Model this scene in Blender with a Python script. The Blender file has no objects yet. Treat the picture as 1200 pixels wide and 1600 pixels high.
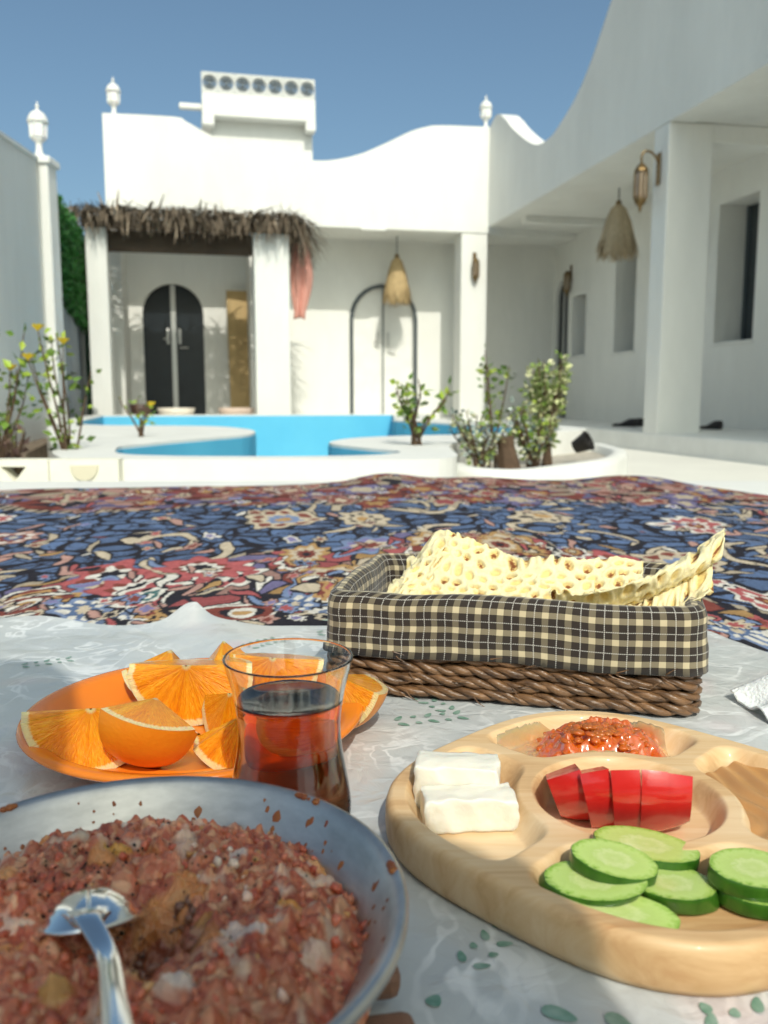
import bpy, bmesh, math, random
import numpy as np
from mathutils import Vector, Matrix, Euler
random.seed(7); RNG = np.random.default_rng(7)
SC = bpy.context.scene
COL = SC.collection
R = math.radians

# ------------------------------------------------------------------ camera, sky, sun, exposure
F_PX = 1350.0; PITCH = R(7.6); CAM_H = 0.225
cam_d = bpy.data.cameras.new('camera'); cam = bpy.data.objects.new('camera', cam_d); COL.objects.link(cam)
cam_d.sensor_fit = 'VERTICAL'; cam_d.sensor_height = 36.0; cam_d.lens = F_PX / 1600 * 36.0
cam.location = (0, 0, CAM_H); cam.rotation_euler = (R(90) - PITCH, 0, 0)
cam_d.clip_start = 0.01; cam_d.clip_end = 1500
cam_d.dof.use_dof = True; cam_d.dof.focus_distance = 0.56; cam_d.dof.aperture_fstop = 11.0
SC.camera = cam
SUN_AZ = 12.4; SUN_EL = 44.0      # sun stands behind the viewer, a little to the right
w = bpy.data.worlds.new('World'); SC.world = w; w.use_nodes = True
nt = w.node_tree; bg = nt.nodes['Background']
sky = nt.nodes.new('ShaderNodeTexSky'); sky.sky_type = 'NISHITA'; sky.sun_disc = False
sky.sun_elevation = R(SUN_EL); sky.sun_rotation = R(180 - SUN_AZ); sky.air_density = 0.8; sky.dust_density = 4.0; sky.ozone_density = 2.0
tnt = nt.nodes.new('ShaderNodeMix'); tnt.data_type = 'RGBA'; tnt.blend_type = 'MULTIPLY'; tnt.inputs[0].default_value = 1.0; tnt.inputs[7].default_value = (0.89, 1.02, 0.93, 1)
nt.links.new(sky.outputs[0], tnt.inputs[6]); nt.links.new(tnt.outputs[2], bg.inputs[0]); bg.inputs[1].default_value = 0.15
tosun = Vector((math.sin(R(SUN_AZ)) * math.cos(R(SUN_EL)), -math.cos(R(SUN_AZ)) * math.cos(R(SUN_EL)), math.sin(R(SUN_EL))))
sl = bpy.data.lights.new('sun', 'SUN'); sl.energy = 2.8; sl.angle = R(0.55); sl.color = (1.0, 0.955, 0.85)
sun = bpy.data.objects.new('sun', sl); COL.objects.link(sun); sun.rotation_euler = tosun.to_track_quat('Z', 'Y').to_euler(); sun.location = (2, -6, 6)
SC.view_settings.view_transform = 'Standard'; SC.view_settings.look = 'None'
SC.view_settings.exposure = 0.06; SC.view_settings.gamma = 1.0; SC.view_settings.use_curve_mapping = False
SC.cycles.adaptive_threshold = 0.02; SC.cycles.max_bounces = 9; SC.cycles.diffuse_bounces = 4; SC.cycles.glossy_bounces = 4; SC.cycles.transmission_bounces = 10; SC.cycles.transparent_max_bounces = 16

# ------------------------------------------------------------------ helpers
def lin(r, g, b):
    f = lambda c: (c / 12.92 if c <= 0.04045 else ((c + 0.055) / 1.055) ** 2.4)
    return np.array([f(r / 255), f(g / 255), f(b / 255)])

def M(name, col=(.5, .5, .5), rough=.5, metal=0, var=0, vscale=20, vcol=None, bump=0, bscale=60, bdist=.002, coat=0, trans=0, ior=1.45,
      sss=0, sssr=(.01, .004, .002), attr=None, spec=.5, stretch=(1, 1, 1), sheen=0):
    m = bpy.data.materials.new(name); m.use_nodes = True; n = m.node_tree.nodes; l = m.node_tree.links
    p = n['Principled BSDF']; p.inputs['Roughness'].default_value = rough; p.inputs['Metallic'].default_value = metal
    p.inputs['Base Color'].default_value = (*col, 1); p.inputs['IOR'].default_value = ior
    p.inputs['Transmission Weight'].default_value = trans; p.inputs['Coat Weight'].default_value = coat; p.inputs['Coat Roughness'].default_value = .08
    p.inputs['Specular IOR Level'].default_value = spec; p.inputs['Sheen Weight'].default_value = sheen
    if sss: p.inputs['Subsurface Weight'].default_value = sss; p.inputs['Subsurface Radius'].default_value = sssr; p.inputs['Subsurface Scale'].default_value = 1.0
    tc = n.new('ShaderNodeTexCoord'); mp = n.new('ShaderNodeMapping'); mp.inputs['Scale'].default_value = stretch
    l.new(tc.outputs['Object'], mp.inputs[0]); src = None
    if attr:
        a = n.new('ShaderNodeAttribute'); a.attribute_name = attr; src = a.outputs['Color']
    if var or vcol:
        t = n.new('ShaderNodeTexNoise'); t.inputs['Scale'].default_value = vscale; t.inputs['Detail'].default_value = 6; t.inputs['Roughness'].default_value = .62
        l.new(mp.outputs[0], t.inputs[0])
        rp = n.new('ShaderNodeValToRGB'); rp.color_ramp.elements[0].position = .32; rp.color_ramp.elements[1].position = .68
        l.new(t.outputs[0], rp.inputs[0])
        mx = n.new('ShaderNodeMix'); mx.data_type = 'RGBA'
        if src is None:
            mx.blend_type = 'MIX'
            c2 = vcol if vcol else tuple(c * (1 - var) for c in col)
            mx.inputs[6].default_value = (*c2, 1); mx.inputs[7].default_value = (*col, 1); l.new(rp.outputs[0], mx.inputs[0])
        else:
            mx.blend_type = 'MULTIPLY'; mx.inputs[0].default_value = var; l.new(src, mx.inputs[6]); l.new(rp.outputs[0], mx.inputs[7])
        src = mx.outputs[2]
    if src is not None: l.new(src, p.inputs['Base Color'])
    if bump:
        t2 = n.new('ShaderNodeTexNoise'); t2.inputs['Scale'].default_value = bscale; t2.inputs['Detail'].default_value = 5
        l.new(mp.outputs[0], t2.inputs[0]); b = n.new('ShaderNodeBump'); b.inputs['Strength'].default_value = bump; b.inputs['Distance'].default_value = bdist
        l.new(t2.outputs[0], b.inputs['Height']); l.new(b.outputs[0], p.inputs['Normal'])
        if coat: l.new(b.outputs[0], p.inputs['Coat Normal'])
    return m

class MB:
    """collects verts / faces for one mesh"""
    def __init__(s): s.v = []; s.f = []; s.n = 0; s.mi = []; s.cur = 0
    def add(s, V, Fc):
        V = np.asarray(V, float).reshape(-1, 3); s.v.append(V); b = s.n
        for f in Fc: s.f.append([int(i) + b for i in f]); s.mi.append(s.cur)
        s.n += len(V); return s
    def box(s, x0, x1, y0, y1, z0, z1):
        V = [(x0, y0, z0), (x1, y0, z0), (x1, y1, z0), (x0, y1, z0), (x0, y0, z1), (x1, y0, z1), (x1, y1, z1), (x0, y1, z1)]
        return s.add(V, [(0, 3, 2, 1), (4, 5, 6, 7), (0, 1, 5, 4), (1, 2, 6, 5), (2, 3, 7, 6), (3, 0, 4, 7)])
    def bbox(s, x0, x1, y0, y1, z0, z1, b=.004):
        """box with chamfered edges"""
        bm = bmesh.new(); bmesh.ops.create_cube(bm, size=1)
        for v in bm.verts: v.co = Vector(((x0 + x1) / 2 + v.co.x * (x1 - x0), (y0 + y1) / 2 + v.co.y * (y1 - y0), (z0 + z1) / 2 + v.co.z * (z1 - z0)))
        bmesh.ops.bevel(bm, geom=bm.edges[:], offset=b, segments=2, affect='EDGES', profile=.5)
        bm.verts.ensure_lookup_table(); bm.verts.index_update()
        s.add([v.co[:] for v in bm.verts], [[v.index for v in f.verts] for f in bm.faces]); bm.free(); return s
    def lathe(s, prof, n=32, cx=0, cy=0, cz=0, a0=0, caps=True):
        prof = np.asarray(prof, float); k = len(prof); th = a0 + np.arange(n) * 2 * math.pi / n
        V = np.zeros((k, n, 3)); V[:, :, 0] = cx + prof[:, 0, None] * np.cos(th); V[:, :, 1] = cy + prof[:, 0, None] * np.sin(th); V[:, :, 2] = cz + prof[:, 1, None]
        Fc = [(i * n + j, i * n + (j + 1) % n, (i + 1) * n + (j + 1) % n, (i + 1) * n + j) for i in range(k - 1) for j in range(n)]
        if caps:
            Fc.append(list(range(n))[::-1]); Fc.append([(k - 1) * n + j for j in range(n)])
        return s.add(V.reshape(-1, 3), Fc)
    def tube(s, pts, rad, n=6, closed=False, caps=True):
        P = np.asarray(pts, float); k = len(P); rad = np.broadcast_to(np.asarray(rad, float), (k,))
        if closed: T = np.roll(P, -1, 0) - np.roll(P, 1, 0)
        else: T = np.gradient(P, axis=0)
        T /= np.linalg.norm(T, axis=1)[:, None] + 1e-12
        up = np.array([0, 0, 1.0]) if abs(T[0][2]) < .9 else np.array([1.0, 0, 0])
        V = np.zeros((k, n, 3)); a = np.cross(T[0], up); a /= np.linalg.norm(a)
        th = np.arange(n) * 2 * math.pi / n
        for i in range(k):
            a = a - T[i] * (a @ T[i]); a /= np.linalg.norm(a) + 1e-12; b = np.cross(T[i], a)
            V[i] = P[i] + rad[i] * (np.cos(th)[:, None] * a + np.sin(th)[:, None] * b)
        m = k if closed else k - 1
        Fc = [(i * n + j, i * n + (j + 1) % n, ((i + 1) % k) * n + (j + 1) % n, ((i + 1) % k) * n + j) for i in range(m) for j in range(n)]
        if caps and not closed: Fc.append(list(range(n))[::-1]); Fc.append([(k - 1) * n + j for j in range(n)])
        return s.add(V.reshape(-1, 3), Fc)
    def grid(s, V, closed_u=False):
        """V (a,b,3)"""
        a, b = V.shape[:2]
        Fc = [(i * b + j, i * b + j + 1, ((i + 1) % a) * b + j + 1, ((i + 1) % a) * b + j) for i in range(a if closed_u else a - 1) for j in range(b - 1)]
        return s.add(V.reshape(-1, 3), Fc)
    def extr(s, outer, holes, d0, d1, fn):
        """polygon (2D) with holes, extruded between d0 and d1; fn(a,b,d)->xyz"""
        bm = bmesh.new()
        for L in [outer] + list(holes):
            vs = [bm.verts.new((p[0], p[1], 0)) for p in L]
            for i in range(len(vs)): bm.edges.new((vs[i], vs[(i + 1) % len(vs)]))
        bmesh.ops.triangle_fill(bm, use_beauty=True, use_dissolve=False, edges=bm.edges[:])
        bm.verts.index_update(); bm.verts.ensure_lookup_table()
        P2 = [v.co[:2] for v in bm.verts]; T = []
        for f in bm.faces:
            ids = [v.index for v in f.verts]
            if f.normal.z < 0: ids = ids[::-1]
            T.append(ids)
        bm.free(); n = len(P2)
        V = [fn(a, b, d0) for a, b in P2] + [fn(a, b, d1) for a, b in P2]
        Fc = [t[::-1] for t in T] + [[i + n for i in t] for t in T]; k = 0
        for L in [outer] + list(holes):
            for i in range(len(L)):
                a, b = k + i, k + (i + 1) % len(L); Fc.append((a, b, b + n, a + n))
            k += len(L)
        return s.add(V, Fc)
    def build(s, name, mats, parent=None, smooth=False, loc=None, rot=None, colors=None, uv=None, fixn=False):
        V = np.concatenate(s.v) if s.v else np.zeros((0, 3))
        me = bpy.data.meshes.new(name); me.from_pydata(V.tolist(), [], s.f); 
        mats = mats if isinstance(mats, (list, tuple)) else [mats]
        for m in mats: me.materials.append(m)
        if len(mats) > 1: me.polygons.foreach_set('material_index', s.mi)
        if fixn:
            bm = bmesh.new(); bm.from_mesh(me); bmesh.ops.recalc_face_normals(bm, faces=bm.faces[:]); bm.to_mesh(me); bm.free()
        return finish(name, me, parent, smooth, loc, rot, colors, uv)

def finish(name, me, parent=None, smooth=False, loc=None, rot=None, colors=None, uv=None):
    if smooth: me.polygons.foreach_set('use_smooth', np.ones(len(me.polygons), bool))
    if colors is not None:
        ca = me.color_attributes.new('col', 'FLOAT_COLOR', 'POINT')
        c4 = np.ones((len(me.vertices), 4), np.float32); c4[:, :3] = colors; ca.data.foreach_set('color', c4.ravel())
    if uv is not None:
        ul = me.uv_layers.new(name='UVMap'); vi = np.zeros(len(me.loops), np.int32); me.loops.foreach_get('vertex_index', vi)
        ul.data.foreach_set('uv', np.asarray(uv, np.float32)[vi].ravel())
    me.update(); o = bpy.data.objects.new(name, me); COL.objects.link(o)
    if parent is not None: o.parent = parent
    if loc is not None: o.location = loc
    if rot is not None: o.rotation_euler = rot
    return o

def grid_mesh(name, V, mat, parent=None, colors=None, smooth=True, loc=None):
    """fast big grid, V (a,b,3)"""
    a, b = V.shape[:2]; me = bpy.data.meshes.new(name); nv = a * b
    I = np.arange(nv).reshape(a, b)
    Q = np.stack([I[:-1, :-1], I[:-1, 1:], I[1:, 1:], I[1:, :-1]], -1).reshape(-1, 4).astype(np.int32); nf = len(Q)
    me.vertices.add(nv); me.vertices.foreach_set('co', V.reshape(-1).astype(np.float32))
    me.loops.add(nf * 4); me.loops.foreach_set('vertex_index', Q.ravel())
    me.polygons.add(nf); me.polygons.foreach_set('loop_start', np.arange(nf, dtype=np.int32) * 4)
    me.update(calc_edges=True); me.materials.append(mat)
    return finish(name, me, parent, smooth, loc, None, colors.reshape(-1, 3) if colors is not None else None)

def tag(o, label, cat, group=None, kind=None):
    if label: o['label'] = label
    if cat: o['category'] = cat
    if group: o['group'] = group
    if kind: o['kind'] = kind
    return o
def empty(name, loc=(0, 0, 0), rz=0, rot=None):
    o = bpy.data.objects.new(name, None); COL.objects.link(o); o.location = loc; o.rotation_euler = rot if rot else (0, 0, rz); o.empty_display_size = .05; return o
def struct(o): o['kind'] = 'structure'; return o
def copy_tree(o, parent=None):
    c = o.copy(); COL.objects.link(c); c.parent = parent
    for ch in [k for k in o.children]: copy_tree(ch, c)
    return c

def hsh(ix, iy, seed):
    h = (ix.astype(np.int64) * 374761393 + iy.astype(np.int64) * 668265263 + seed * 974634777) & 0x7fffffff
    h = ((h ^ (h >> 13)) * 1274126177) & 0x7fffffff
    return ((h ^ (h >> 16)) & 0xffff) / 65535.0
def vn(x, y, seed=0):
    x = np.asarray(x, float); y = np.asarray(y, float); ix = np.floor(x); iy = np.floor(y); fx = x - ix; fy = y - iy
    fx = fx * fx * (3 - 2 * fx); fy = fy * fy * (3 - 2 * fy)
    a = hsh(ix, iy, seed); b = hsh(ix + 1, iy, seed); c = hsh(ix, iy + 1, seed); d = hsh(ix + 1, iy + 1, seed)
    return (a * (1 - fx) + b * fx) * (1 - fy) + (c * (1 - fx) + d * fx) * fy
def fbm(x, y, seed=0, o=4):
    t = 0; a = .5
    for i in range(o): t = t + a * vn(np.asarray(x) * 2 ** i, np.asarray(y) * 2 ** i, seed + i); a *= .5
    return t / (1 - .5 ** o)
def sst(a, b, x): t = np.clip((x - a) / (b - a), 0, 1); return t * t * (3 - 2 * t)
def voro(x, y, seed, jit=.85):
    ix = np.floor(x); iy = np.floor(y); f1 = np.full(x.shape, 9.0); f2 = f1.copy(); idv = np.zeros(x.shape)
    for dx in (-1, 0, 1):
        for dy in (-1, 0, 1):
            cx = ix + dx; cy = iy + dy; px = cx + .5 + jit * (hsh(cx, cy, seed) - .5); py = cy + .5 + jit * (hsh(cx, cy, seed + 50) - .5)
            d = np.hypot(px - x, py - y); h = hsh(cx, cy, seed + 99); c = d < f1
            f2 = np.where(c, f1, np.minimum(f2, d)); idv = np.where(c, h, idv); f1 = np.where(c, d, f1)
    return f1, f2, idv
def cr(pts, n=8, closed=True):
    """Catmull-Rom through 2D/3D points"""
    P = np.asarray(pts, float); k = len(P); out = []
    rng = range(k) if closed else range(k - 1)
    for i in rng:
        p0, p1, p2, p3 = (P[(i - 1) % k], P[i], P[(i + 1) % k], P[(i + 2) % k]) if closed else (P[max(i - 1, 0)], P[i], P[i + 1], P[min(i + 2, k - 1)])
        for t in np.arange(n) / n:
            out.append(.5 * ((2 * p1) + (-p0 + p2) * t + (2 * p0 - 5 * p1 + 4 * p2 - p3) * t * t + (-p0 + 3 * p1 - 3 * p2 + p3) * t ** 3))
    if not closed: out.append(P[-1])
    return np.array(out)
def arch_poly(x0, x1, z0, z1, n=14):
    """door outline with a round head reaching z1"""
    r = (x1 - x0) / 2; zs = z1 - r
    return [(x0, z0), (x1, z0)] + [((x0 + x1) / 2 + r * math.cos(t), zs + r * math.sin(t)) for t in np.linspace(0, math.pi, n)]

# ------------------------------------------------------------------ materials of the setting
WHITE = M('white_plaster', (.79, .79, .745), .8, var=.10, vscale=1.8, bump=.45, bscale=9, bdist=.02, stretch=(1, 1, .35))
WHITE2 = M('white_paint_smooth', (.79, .79, .75), .6, var=.12, vscale=3.5, bump=.1, bscale=30, bdist=.004)
GROUND = M('courtyard_paving', (.80, .785, .71), .8, var=.10, vscale=1.5, bump=.3, bscale=30, bdist=.006)
SAND = M('pale_sand', (.45, .38, .28), .9, var=.2, vscale=.2)
POOLB = M('pool_blue_paint', (.13, .54, .76), .45, vcol=(.10, .48, .72), vscale=1.4, bump=.1, bscale=10, bdist=.004)
GREYW = M('grey_rendered_wall', (.30, .33, .35), .85, var=.3, vscale=5, bump=.3, bscale=30, bdist=.006)
BLACKM = M('black_metal', (.012, .018, .024), .3, var=.3, vscale=4)
DGREY = M('dark_grey_metal', (.07, .085, .095), .45)
STEEL = M('steel_trim', (.55, .55, .53), .35, metal=.6)
BRASS = M('aged_brass', (.22, .145, .06), .4, metal=.7, var=.4, vscale=40)
GLASSD = M('dark_window_glass', (.035, .045, .05), .08, spec=.6)
STRAW = M('straw', (.55, .40, .20), .8, var=.45, vscale=60, stretch=(1, 1, .1))
STRAWG = M('greyish_straw', (.62, .50, .33), .85, var=.35, vscale=60, stretch=(1, 1, .1))
THATCH = M('dry_palm_thatch', (.18, .135, .085), .9, attr='col', var=.4, vscale=30)
LAMPG = M('lantern_milk_glass', (.80, .80, .78), .25, sss=.3)
SOIL = M('dry_soil', (.25, .19, .13), .95, var=.5, vscale=15, bump=.6, bscale=30, bdist=.02)
LEAF = M('rose_leaf', (.10, .16, .03), .5, attr='col', var=.25, vscale=30, spec=.4)
BARK = M('brown_stem', (.12, .075, .045), .85, var=.4, vscale=40)

# ------------------------------------------------------------------ ground and courtyard
TH = R(12.0); U = np.array([-math.sin(TH), math.cos(TH)]); VV = np.array([math.cos(TH), math.sin(TH)]); C0 = np.array([1.41, 12.1])
def lw(x, y): p = C0 + x * VV + y * U; return (p[0], p[1])
q = [(*lw(-9, -16), -.255), (*lw(4, -16), -.255), (*lw(4, 3.5), -.255), (*lw(-9, 3.5), -.255)]


# back house -------------------------------------------------------
BH = empty('white_back_house', (*C0, -.25), TH); tag(BH, 'white plastered house across the pool with wavy parapet and two arched doors', 'house')
def bz(z): return z + .25
def xz(a, b, d): return (a, d, b)
GR = -.252; FL = bz(-.09)
prof = [(-4.95, 3.65), (-4.11, 3.66), (-3.95, 3.61), (-3.64, 3.46), (-3.3, 3.33), (-2.85, 3.24), (-2.37, 3.235), (-2.12, 3.255), (-1.78, 3.34), (-1.44, 3.49), (-1.1, 3.66), (-.9, 3.73), (-.67, 3.77), (0.02, 3.79)]
pr = [tuple(p) for p in cr([(a, bz(b)) for a, b in prof], 4, False)]
MB().extr([(-4.95, bz(2.42)), (.02, bz(2.42))] + pr[::-1], [], 0, .22, xz).build('parapet', WHITE, BH, fixn=True)
MB().bbox(-.37, -.0, .012, .34, FL - .1, bz(2.417), .012).build('column', WHITE, BH)
MB().box(-4.95, -4.80, .012, 1.0, 0, bz(2.417)).build('side_wall', WHITE, BH)
MB().box(-3.20, -3.02, .2, .997, 0, bz(2.417)).build('partition_wall', WHITE, BH)
MB().box(-4.95, 1.4, .225, 1.0, bz(2.442), bz(2.56)).build('porch_ceiling', WHITE, BH)
MB().box(-4.95, 1.4, -.35, 1.31, 0, FL).build('porch_floor', WHITE2, BH)
MB().bbox(-1.75, -1.42, -.012, .03, bz(2.395), bz(2.43), .006).build('lintel_patch', WHITE, BH)
holes = [arch_poly(-4.62, -3.80, FL + .004, bz(1.77)), arch_poly(-1.70, -.77, FL + .004, bz(1.80))]
MB().extr([(-4.95, 0), (1.75, 0), (1.75, bz(2.449)), (-4.95, bz(2.449))], holes, 1.0, 1.2, xz).build('porch_back_wall', WHITE, BH, fixn=True)
MB().box(-4.95, 1.7, 1.2, 4.5, bz(2.45), bz(2.6)).build('roof_slab', WHITE, BH)
MB().box(-4.95, -4.75, 1.2, 4.5, 0, bz(2.45)).build('end_wall', WHITE, BH)
def arched_door(x0, x1, zt, leafmat, barmat, label, frame=None):
    D = MB().extr(arch_poly(x0, x1, FL + .01, zt), [], 1.38, 1.43, xz).build('door', leafmat, BH, fixn=True); D['label'] = label; D.location = (0, -.3, 0)
    xm = (x0 + x1) / 2
    MB().bbox(xm - .035, xm + .035, 1.355, 1.379, FL + .02, zt - .01, .005).build('centre_bar', barmat, D)
    for sg, zz_, ln_ in ((-1, 1.02, .06), (1, .9, .11)):
        MB().bbox(xm + sg * .08 - .02, xm + sg * .08 + .02, 1.34, 1.378, bz(.95), bz(1.16), .01).build('handle_plate', STEEL, D)
        MB().tube([(xm + sg * .08, 1.335, bz(zz_)), (xm + sg * (.08 + ln_), 1.31, bz(zz_))], .012).build('handle', STEEL, D)
    if frame:
        out = arch_poly(x0 - .012, x1 + .012, FL + .01, zt + .012); pts = [(out[0][0], 1.29, out[0][1])] + [(a, 1.29, b) for a, b in out[2:][::-1]] + [(out[1][0], 1.29, out[1][1])]
        MB().tube(pts, .028, 8).build('door_frame', frame, D)
        MB().tube([(xm, 1.345, FL + .02), (xm, 1.345, zt)], .012, 6).build('leaf_gap_bar', frame, D)
arched_door(-4.62, -3.80, bz(1.77), BLACKM, STEEL, 'black metal double door with arched head')
arched_door(-1.70, -.77, bz(1.80), WHITE2, WHITE2, 'white arched double door outlined by a dark metal frame', DGREY)
# roof turret on the house
tz = bz
TU = MB().box(-3.62, -2.18, 1.52, 2.8, tz(2.5), tz(4.14)).build('roof_turret', WHITE, BH)
MB().bbox(-3.74, -2.16, 1.30, 2.95, tz(4.10), tz(4.40), .01).build('turret_band', WHITE, TU)
MB().box(-3.74, -3.58, 1.30, 1.5, tz(3.98), tz(4.102)).build('bracket', WHITE, TU); MB().box(-2.30, -2.16, 1.30, 1.5, tz(3.98), tz(4.102)).build('bracket', WHITE, TU)
MB().bbox(-4.05, -3.745, 1.45, 1.55, tz(4.22), tz(4.29), .01).build('beam_end', WHITE, TU)
MB().bbox(-3.2, -2.8, 1.49, 1.525, tz(3.55), tz(3.78), .008).build('vent_panel', WHITE2, TU)
BLK = M('breeze_block_cement', (.62, .63, .60), .85, var=.15, vscale=20)
circ = lambda cx, cz, r, n=18: [(cx + r * math.cos(t), cz + r * math.sin(t)) for t in np.linspace(0, 2 * math.pi, n, endpoint=False)]
bw = .2255; blk0 = None
for i in range(7):
    if blk0 is None:
        b = MB().extr([(0, 0), (bw - .004, 0), (bw - .004, .27), (0, .27)], [circ(bw / 2, .135, .098)], 0, .10, xz)
        b2 = b; b = MB(); b.extr(circ(bw / 2, .135, .075), [circ(bw / 2, .135, .05)], 0.01, .09, xz); b.extr(circ(bw / 2, .135, .028, 10), [], .01, .09, xz)
        for t in range(4): 
            a = t * math.pi / 2 + math.pi / 4; c, s = math.cos(a), math.sin(a)
            b.tube([(bw / 2 + .026 * c, .05, .135 + .026 * s), (bw / 2 + .1 * c, .05, .135 + .1 * s)], .012, 4)
        blk0 = b2.build('breeze_block', BLK, TU, fixn=True); o = blk0; ros = b.build('block_rosette', M('cement_painted_hole_dark', (.16, .19, .21), .9), blk0, fixn=True)  # rosette coloured dark to stand in for the dim openings of the block
    else: o = copy_tree(blk0, TU)
    o.location = (-3.74 + i * bw, 1.305, tz(4.401))
MB().box(-3.735, -2.165, 1.80, 2.9, tz(4.401), tz(4.45)).build('turret_roof', WHITE, TU)

# right house ------------------------------------------------------
RH = empty('white_side_house', (*C0, -.25), TH); tag(RH, 'white plastered house on the right with deep porch and swooping parapet', 'house')
def yz(a, b, d): return (d, a, b)
fp = [(0.02, 3.79), (-.2, 3.86), (-.37, 3.84), (-.62, 3.70), (-.86, 3.53), (-1.31, 3.27), (-1.68, 3.11), (-2.0, 3.08), (-2.27, 3.12), (-2.75, 3.30), (-3.11, 3.55), (-3.49, 3.92), (-3.9, 4.28), (-4.5, 4.5), (-6, 4.5), (-7.0, 4.35), (-8.5, 3.6), (-11, 3.5), (-15, 3.6)]
fl = [tuple(p) for p in cr([(a, bz(b)) for a, b in fp], 4, False)]
MB().extr([(.02, bz(2.50)), (-15, bz(2.50))] + fl[::-1], [], .003, .24, yz).build('parapet', WHITE, RH, fixn=True)
for yy in (-4.64, -9.4, -14.2):
    MB().bbox(.006, .42, yy, yy + .25, FL - .05, bz(2.499), .012).build('pillar', WHITE, RH)
MB().box(.24, 1.4, -15, .22, bz(2.515), bz(2.62)).build('porch_ceiling', WHITE, RH)
MB().bbox(.24, 1.399, -4.62, -4.42, bz(2.36), bz(2.514), .01).build('ceiling_beam', WHITE, RH)
MB().bbox(.24, 1.399, -.75, -.6, bz(2.43), bz(2.514), .01).build('ceiling_beam', WHITE, RH)
MB().bbox(-.003, 1.4, -15, -.36, -.04, FL - .002, .015).build('porch_step', WHITE2, RH)
wins = [(-.12, .33, .81, 1.65), (-1.53, -.98, .79, 2.02), (-3.9, -3.24, .78, 2.18), (-6.4, -5.7, .78, 2.18)]
holes = [[(a, bz(c)), (b, bz(c)), (b, bz(d)), (a, bz(d))] for a, b, c, d in wins] + [arch_poly(.47, .94, FL + .004, bz(1.92))]
MB().extr([(-15, 0), (1.3, 0), (1.3, bz(2.6)), (-15, bz(2.6))], holes, 1.4, 1.80, yz).build('porch_wall', WHITE, RH, fixn=True)
for a, b, c, d in wins:
    W_ = MB()
    for s_ in ((a, a + .05), (b - .05, b), ((a + b) / 2 - .02, (a + b) / 2 + .02)): W_.box(1.715, 1.755, s_[0], s_[1], bz(c), bz(d))
    wn = W_.build('window', DGREY, RH); MB().box(1.73, 1.74, a, b, bz(c), bz(d)).build('pane', GLASSD, wn)
    MB().bbox(1.38, 1.71, a - .03, b + .03, bz(c) - .03, bz(c) + .002, .006).build('sill', WHITE2, wn)
dr = MB().extr(arch_poly(.47, .94, FL + .01, bz(1.92)), [], 1.46, 1.5, yz).build('door', BLACKM, RH, fixn=True); dr['label'] = 'dark arched door in the shaded porch corner'
MB().bbox(1.43, 1.46, .69, .72, FL + .02, bz(1.88), .005).build('centre_bar', STEEL, dr)
MB().lathe([(0, 0), (.04, 0), (.04, .015), (.02, .03), (0, .03)], 10).build('doorbell', DGREY, RH, loc=(1.398, -2.98, bz(1.18)), rot=(0, -math.pi / 2, 0))
MB().box(1.801, 4, -15, 1.5, 0, bz(2.6)).build('house_body', WHITE, RH)

# left wall, column, hedge wall -------------------------------------
LW = empty('white_garden_wall', (-2.86, 7.45, -.25), TH); tag(LW, 'white garden wall on the left, in shade, with sloping top', 'wall')
lp = [(0, 2.40), (-.9, 2.27), (-1.8, 2.14), (-2.7, 2.02), (-3.6, 1.93), (-5.2, 1.9)]
lpp = [tuple(p) for p in cr(lp, 3, False)]
MB().extr([(0, 0), (-5.2, 0)] + lpp[::-1], [], -.12, .0, yz).build('wall_body', WHITE, LW, fixn=True)
cp = MB()
for (a, za), (b, zb_) in zip(lpp[:-1], lpp[1:]):
    cp.add([(-.14, a, za + .003), (.02, a, za + .003), (.02, b, zb_ + .003), (-.14, b, zb_ + .003), (-.14, a, za + .03), (.02, a, za + .03), (.02, b, zb_ + .03), (-.14, b, zb_ + .03)],
           [(0, 3, 2, 1), (4, 5, 6, 7), (0, 1, 5, 4), (1, 2, 6, 5), (2, 3, 7, 6), (3, 0, 4, 7)])
cp.build('coping', WHITE2, LW)
GC = empty('gate_column', (-2.86, 7.50, -.25), 0); tag(GC, 'slim white square column with moulded cap at the end of the garden wall', 'column')
MB().bbox(-.10, .10, -.10, .10, 0, 2.38, .01).build('shaft', WHITE, GC); MB().bbox(-.125, .125, -.125, .125, 2.37, 2.43, .012).build('cap', WHITE2, GC)
MB().bbox(-.16, .2, -.14, .14, 0, .22, .02).build('plinth', WHITE, GC)
HW = empty('hedge_wall', (-2.93, 7.62, -.25), TH); tag(HW, 'grey boundary wall topped by a bright green hedge behind the slim column', 'wall')
MB().box(-.1, 0, 0, 3.6, 0, 2.05).build('wall_body', GREYW, HW)
hv = MB(); hc = []
for i in range(9000):
    y = random.uniform(.05, 3.55); top = 2.33 - .03 * y
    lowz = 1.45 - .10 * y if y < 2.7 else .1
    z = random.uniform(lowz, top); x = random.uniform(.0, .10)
    s = random.uniform(.018, .034); e = Euler((random.uniform(-1, 1), random.uniform(-1, 1), random.uniform(0, 6.3))).to_matrix(); m_ = Vector((x, y, z))
    hv.add([m_ + e @ Vector(p) for p in ((-s, 0, 0), (0, -s * .5, 0), (s, 0, s * .2), (0, s * .5, 0))], [(0, 1, 2, 3)])
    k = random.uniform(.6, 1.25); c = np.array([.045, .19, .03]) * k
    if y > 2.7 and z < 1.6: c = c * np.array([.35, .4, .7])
    hc += [c] * 4
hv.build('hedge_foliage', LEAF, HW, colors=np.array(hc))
MB().box(.001, .03, 2.7, 3.6, .02, 1.7).build('green_netting', M('dark_green_netting', (.012, .05, .03), .8), HW)

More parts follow.
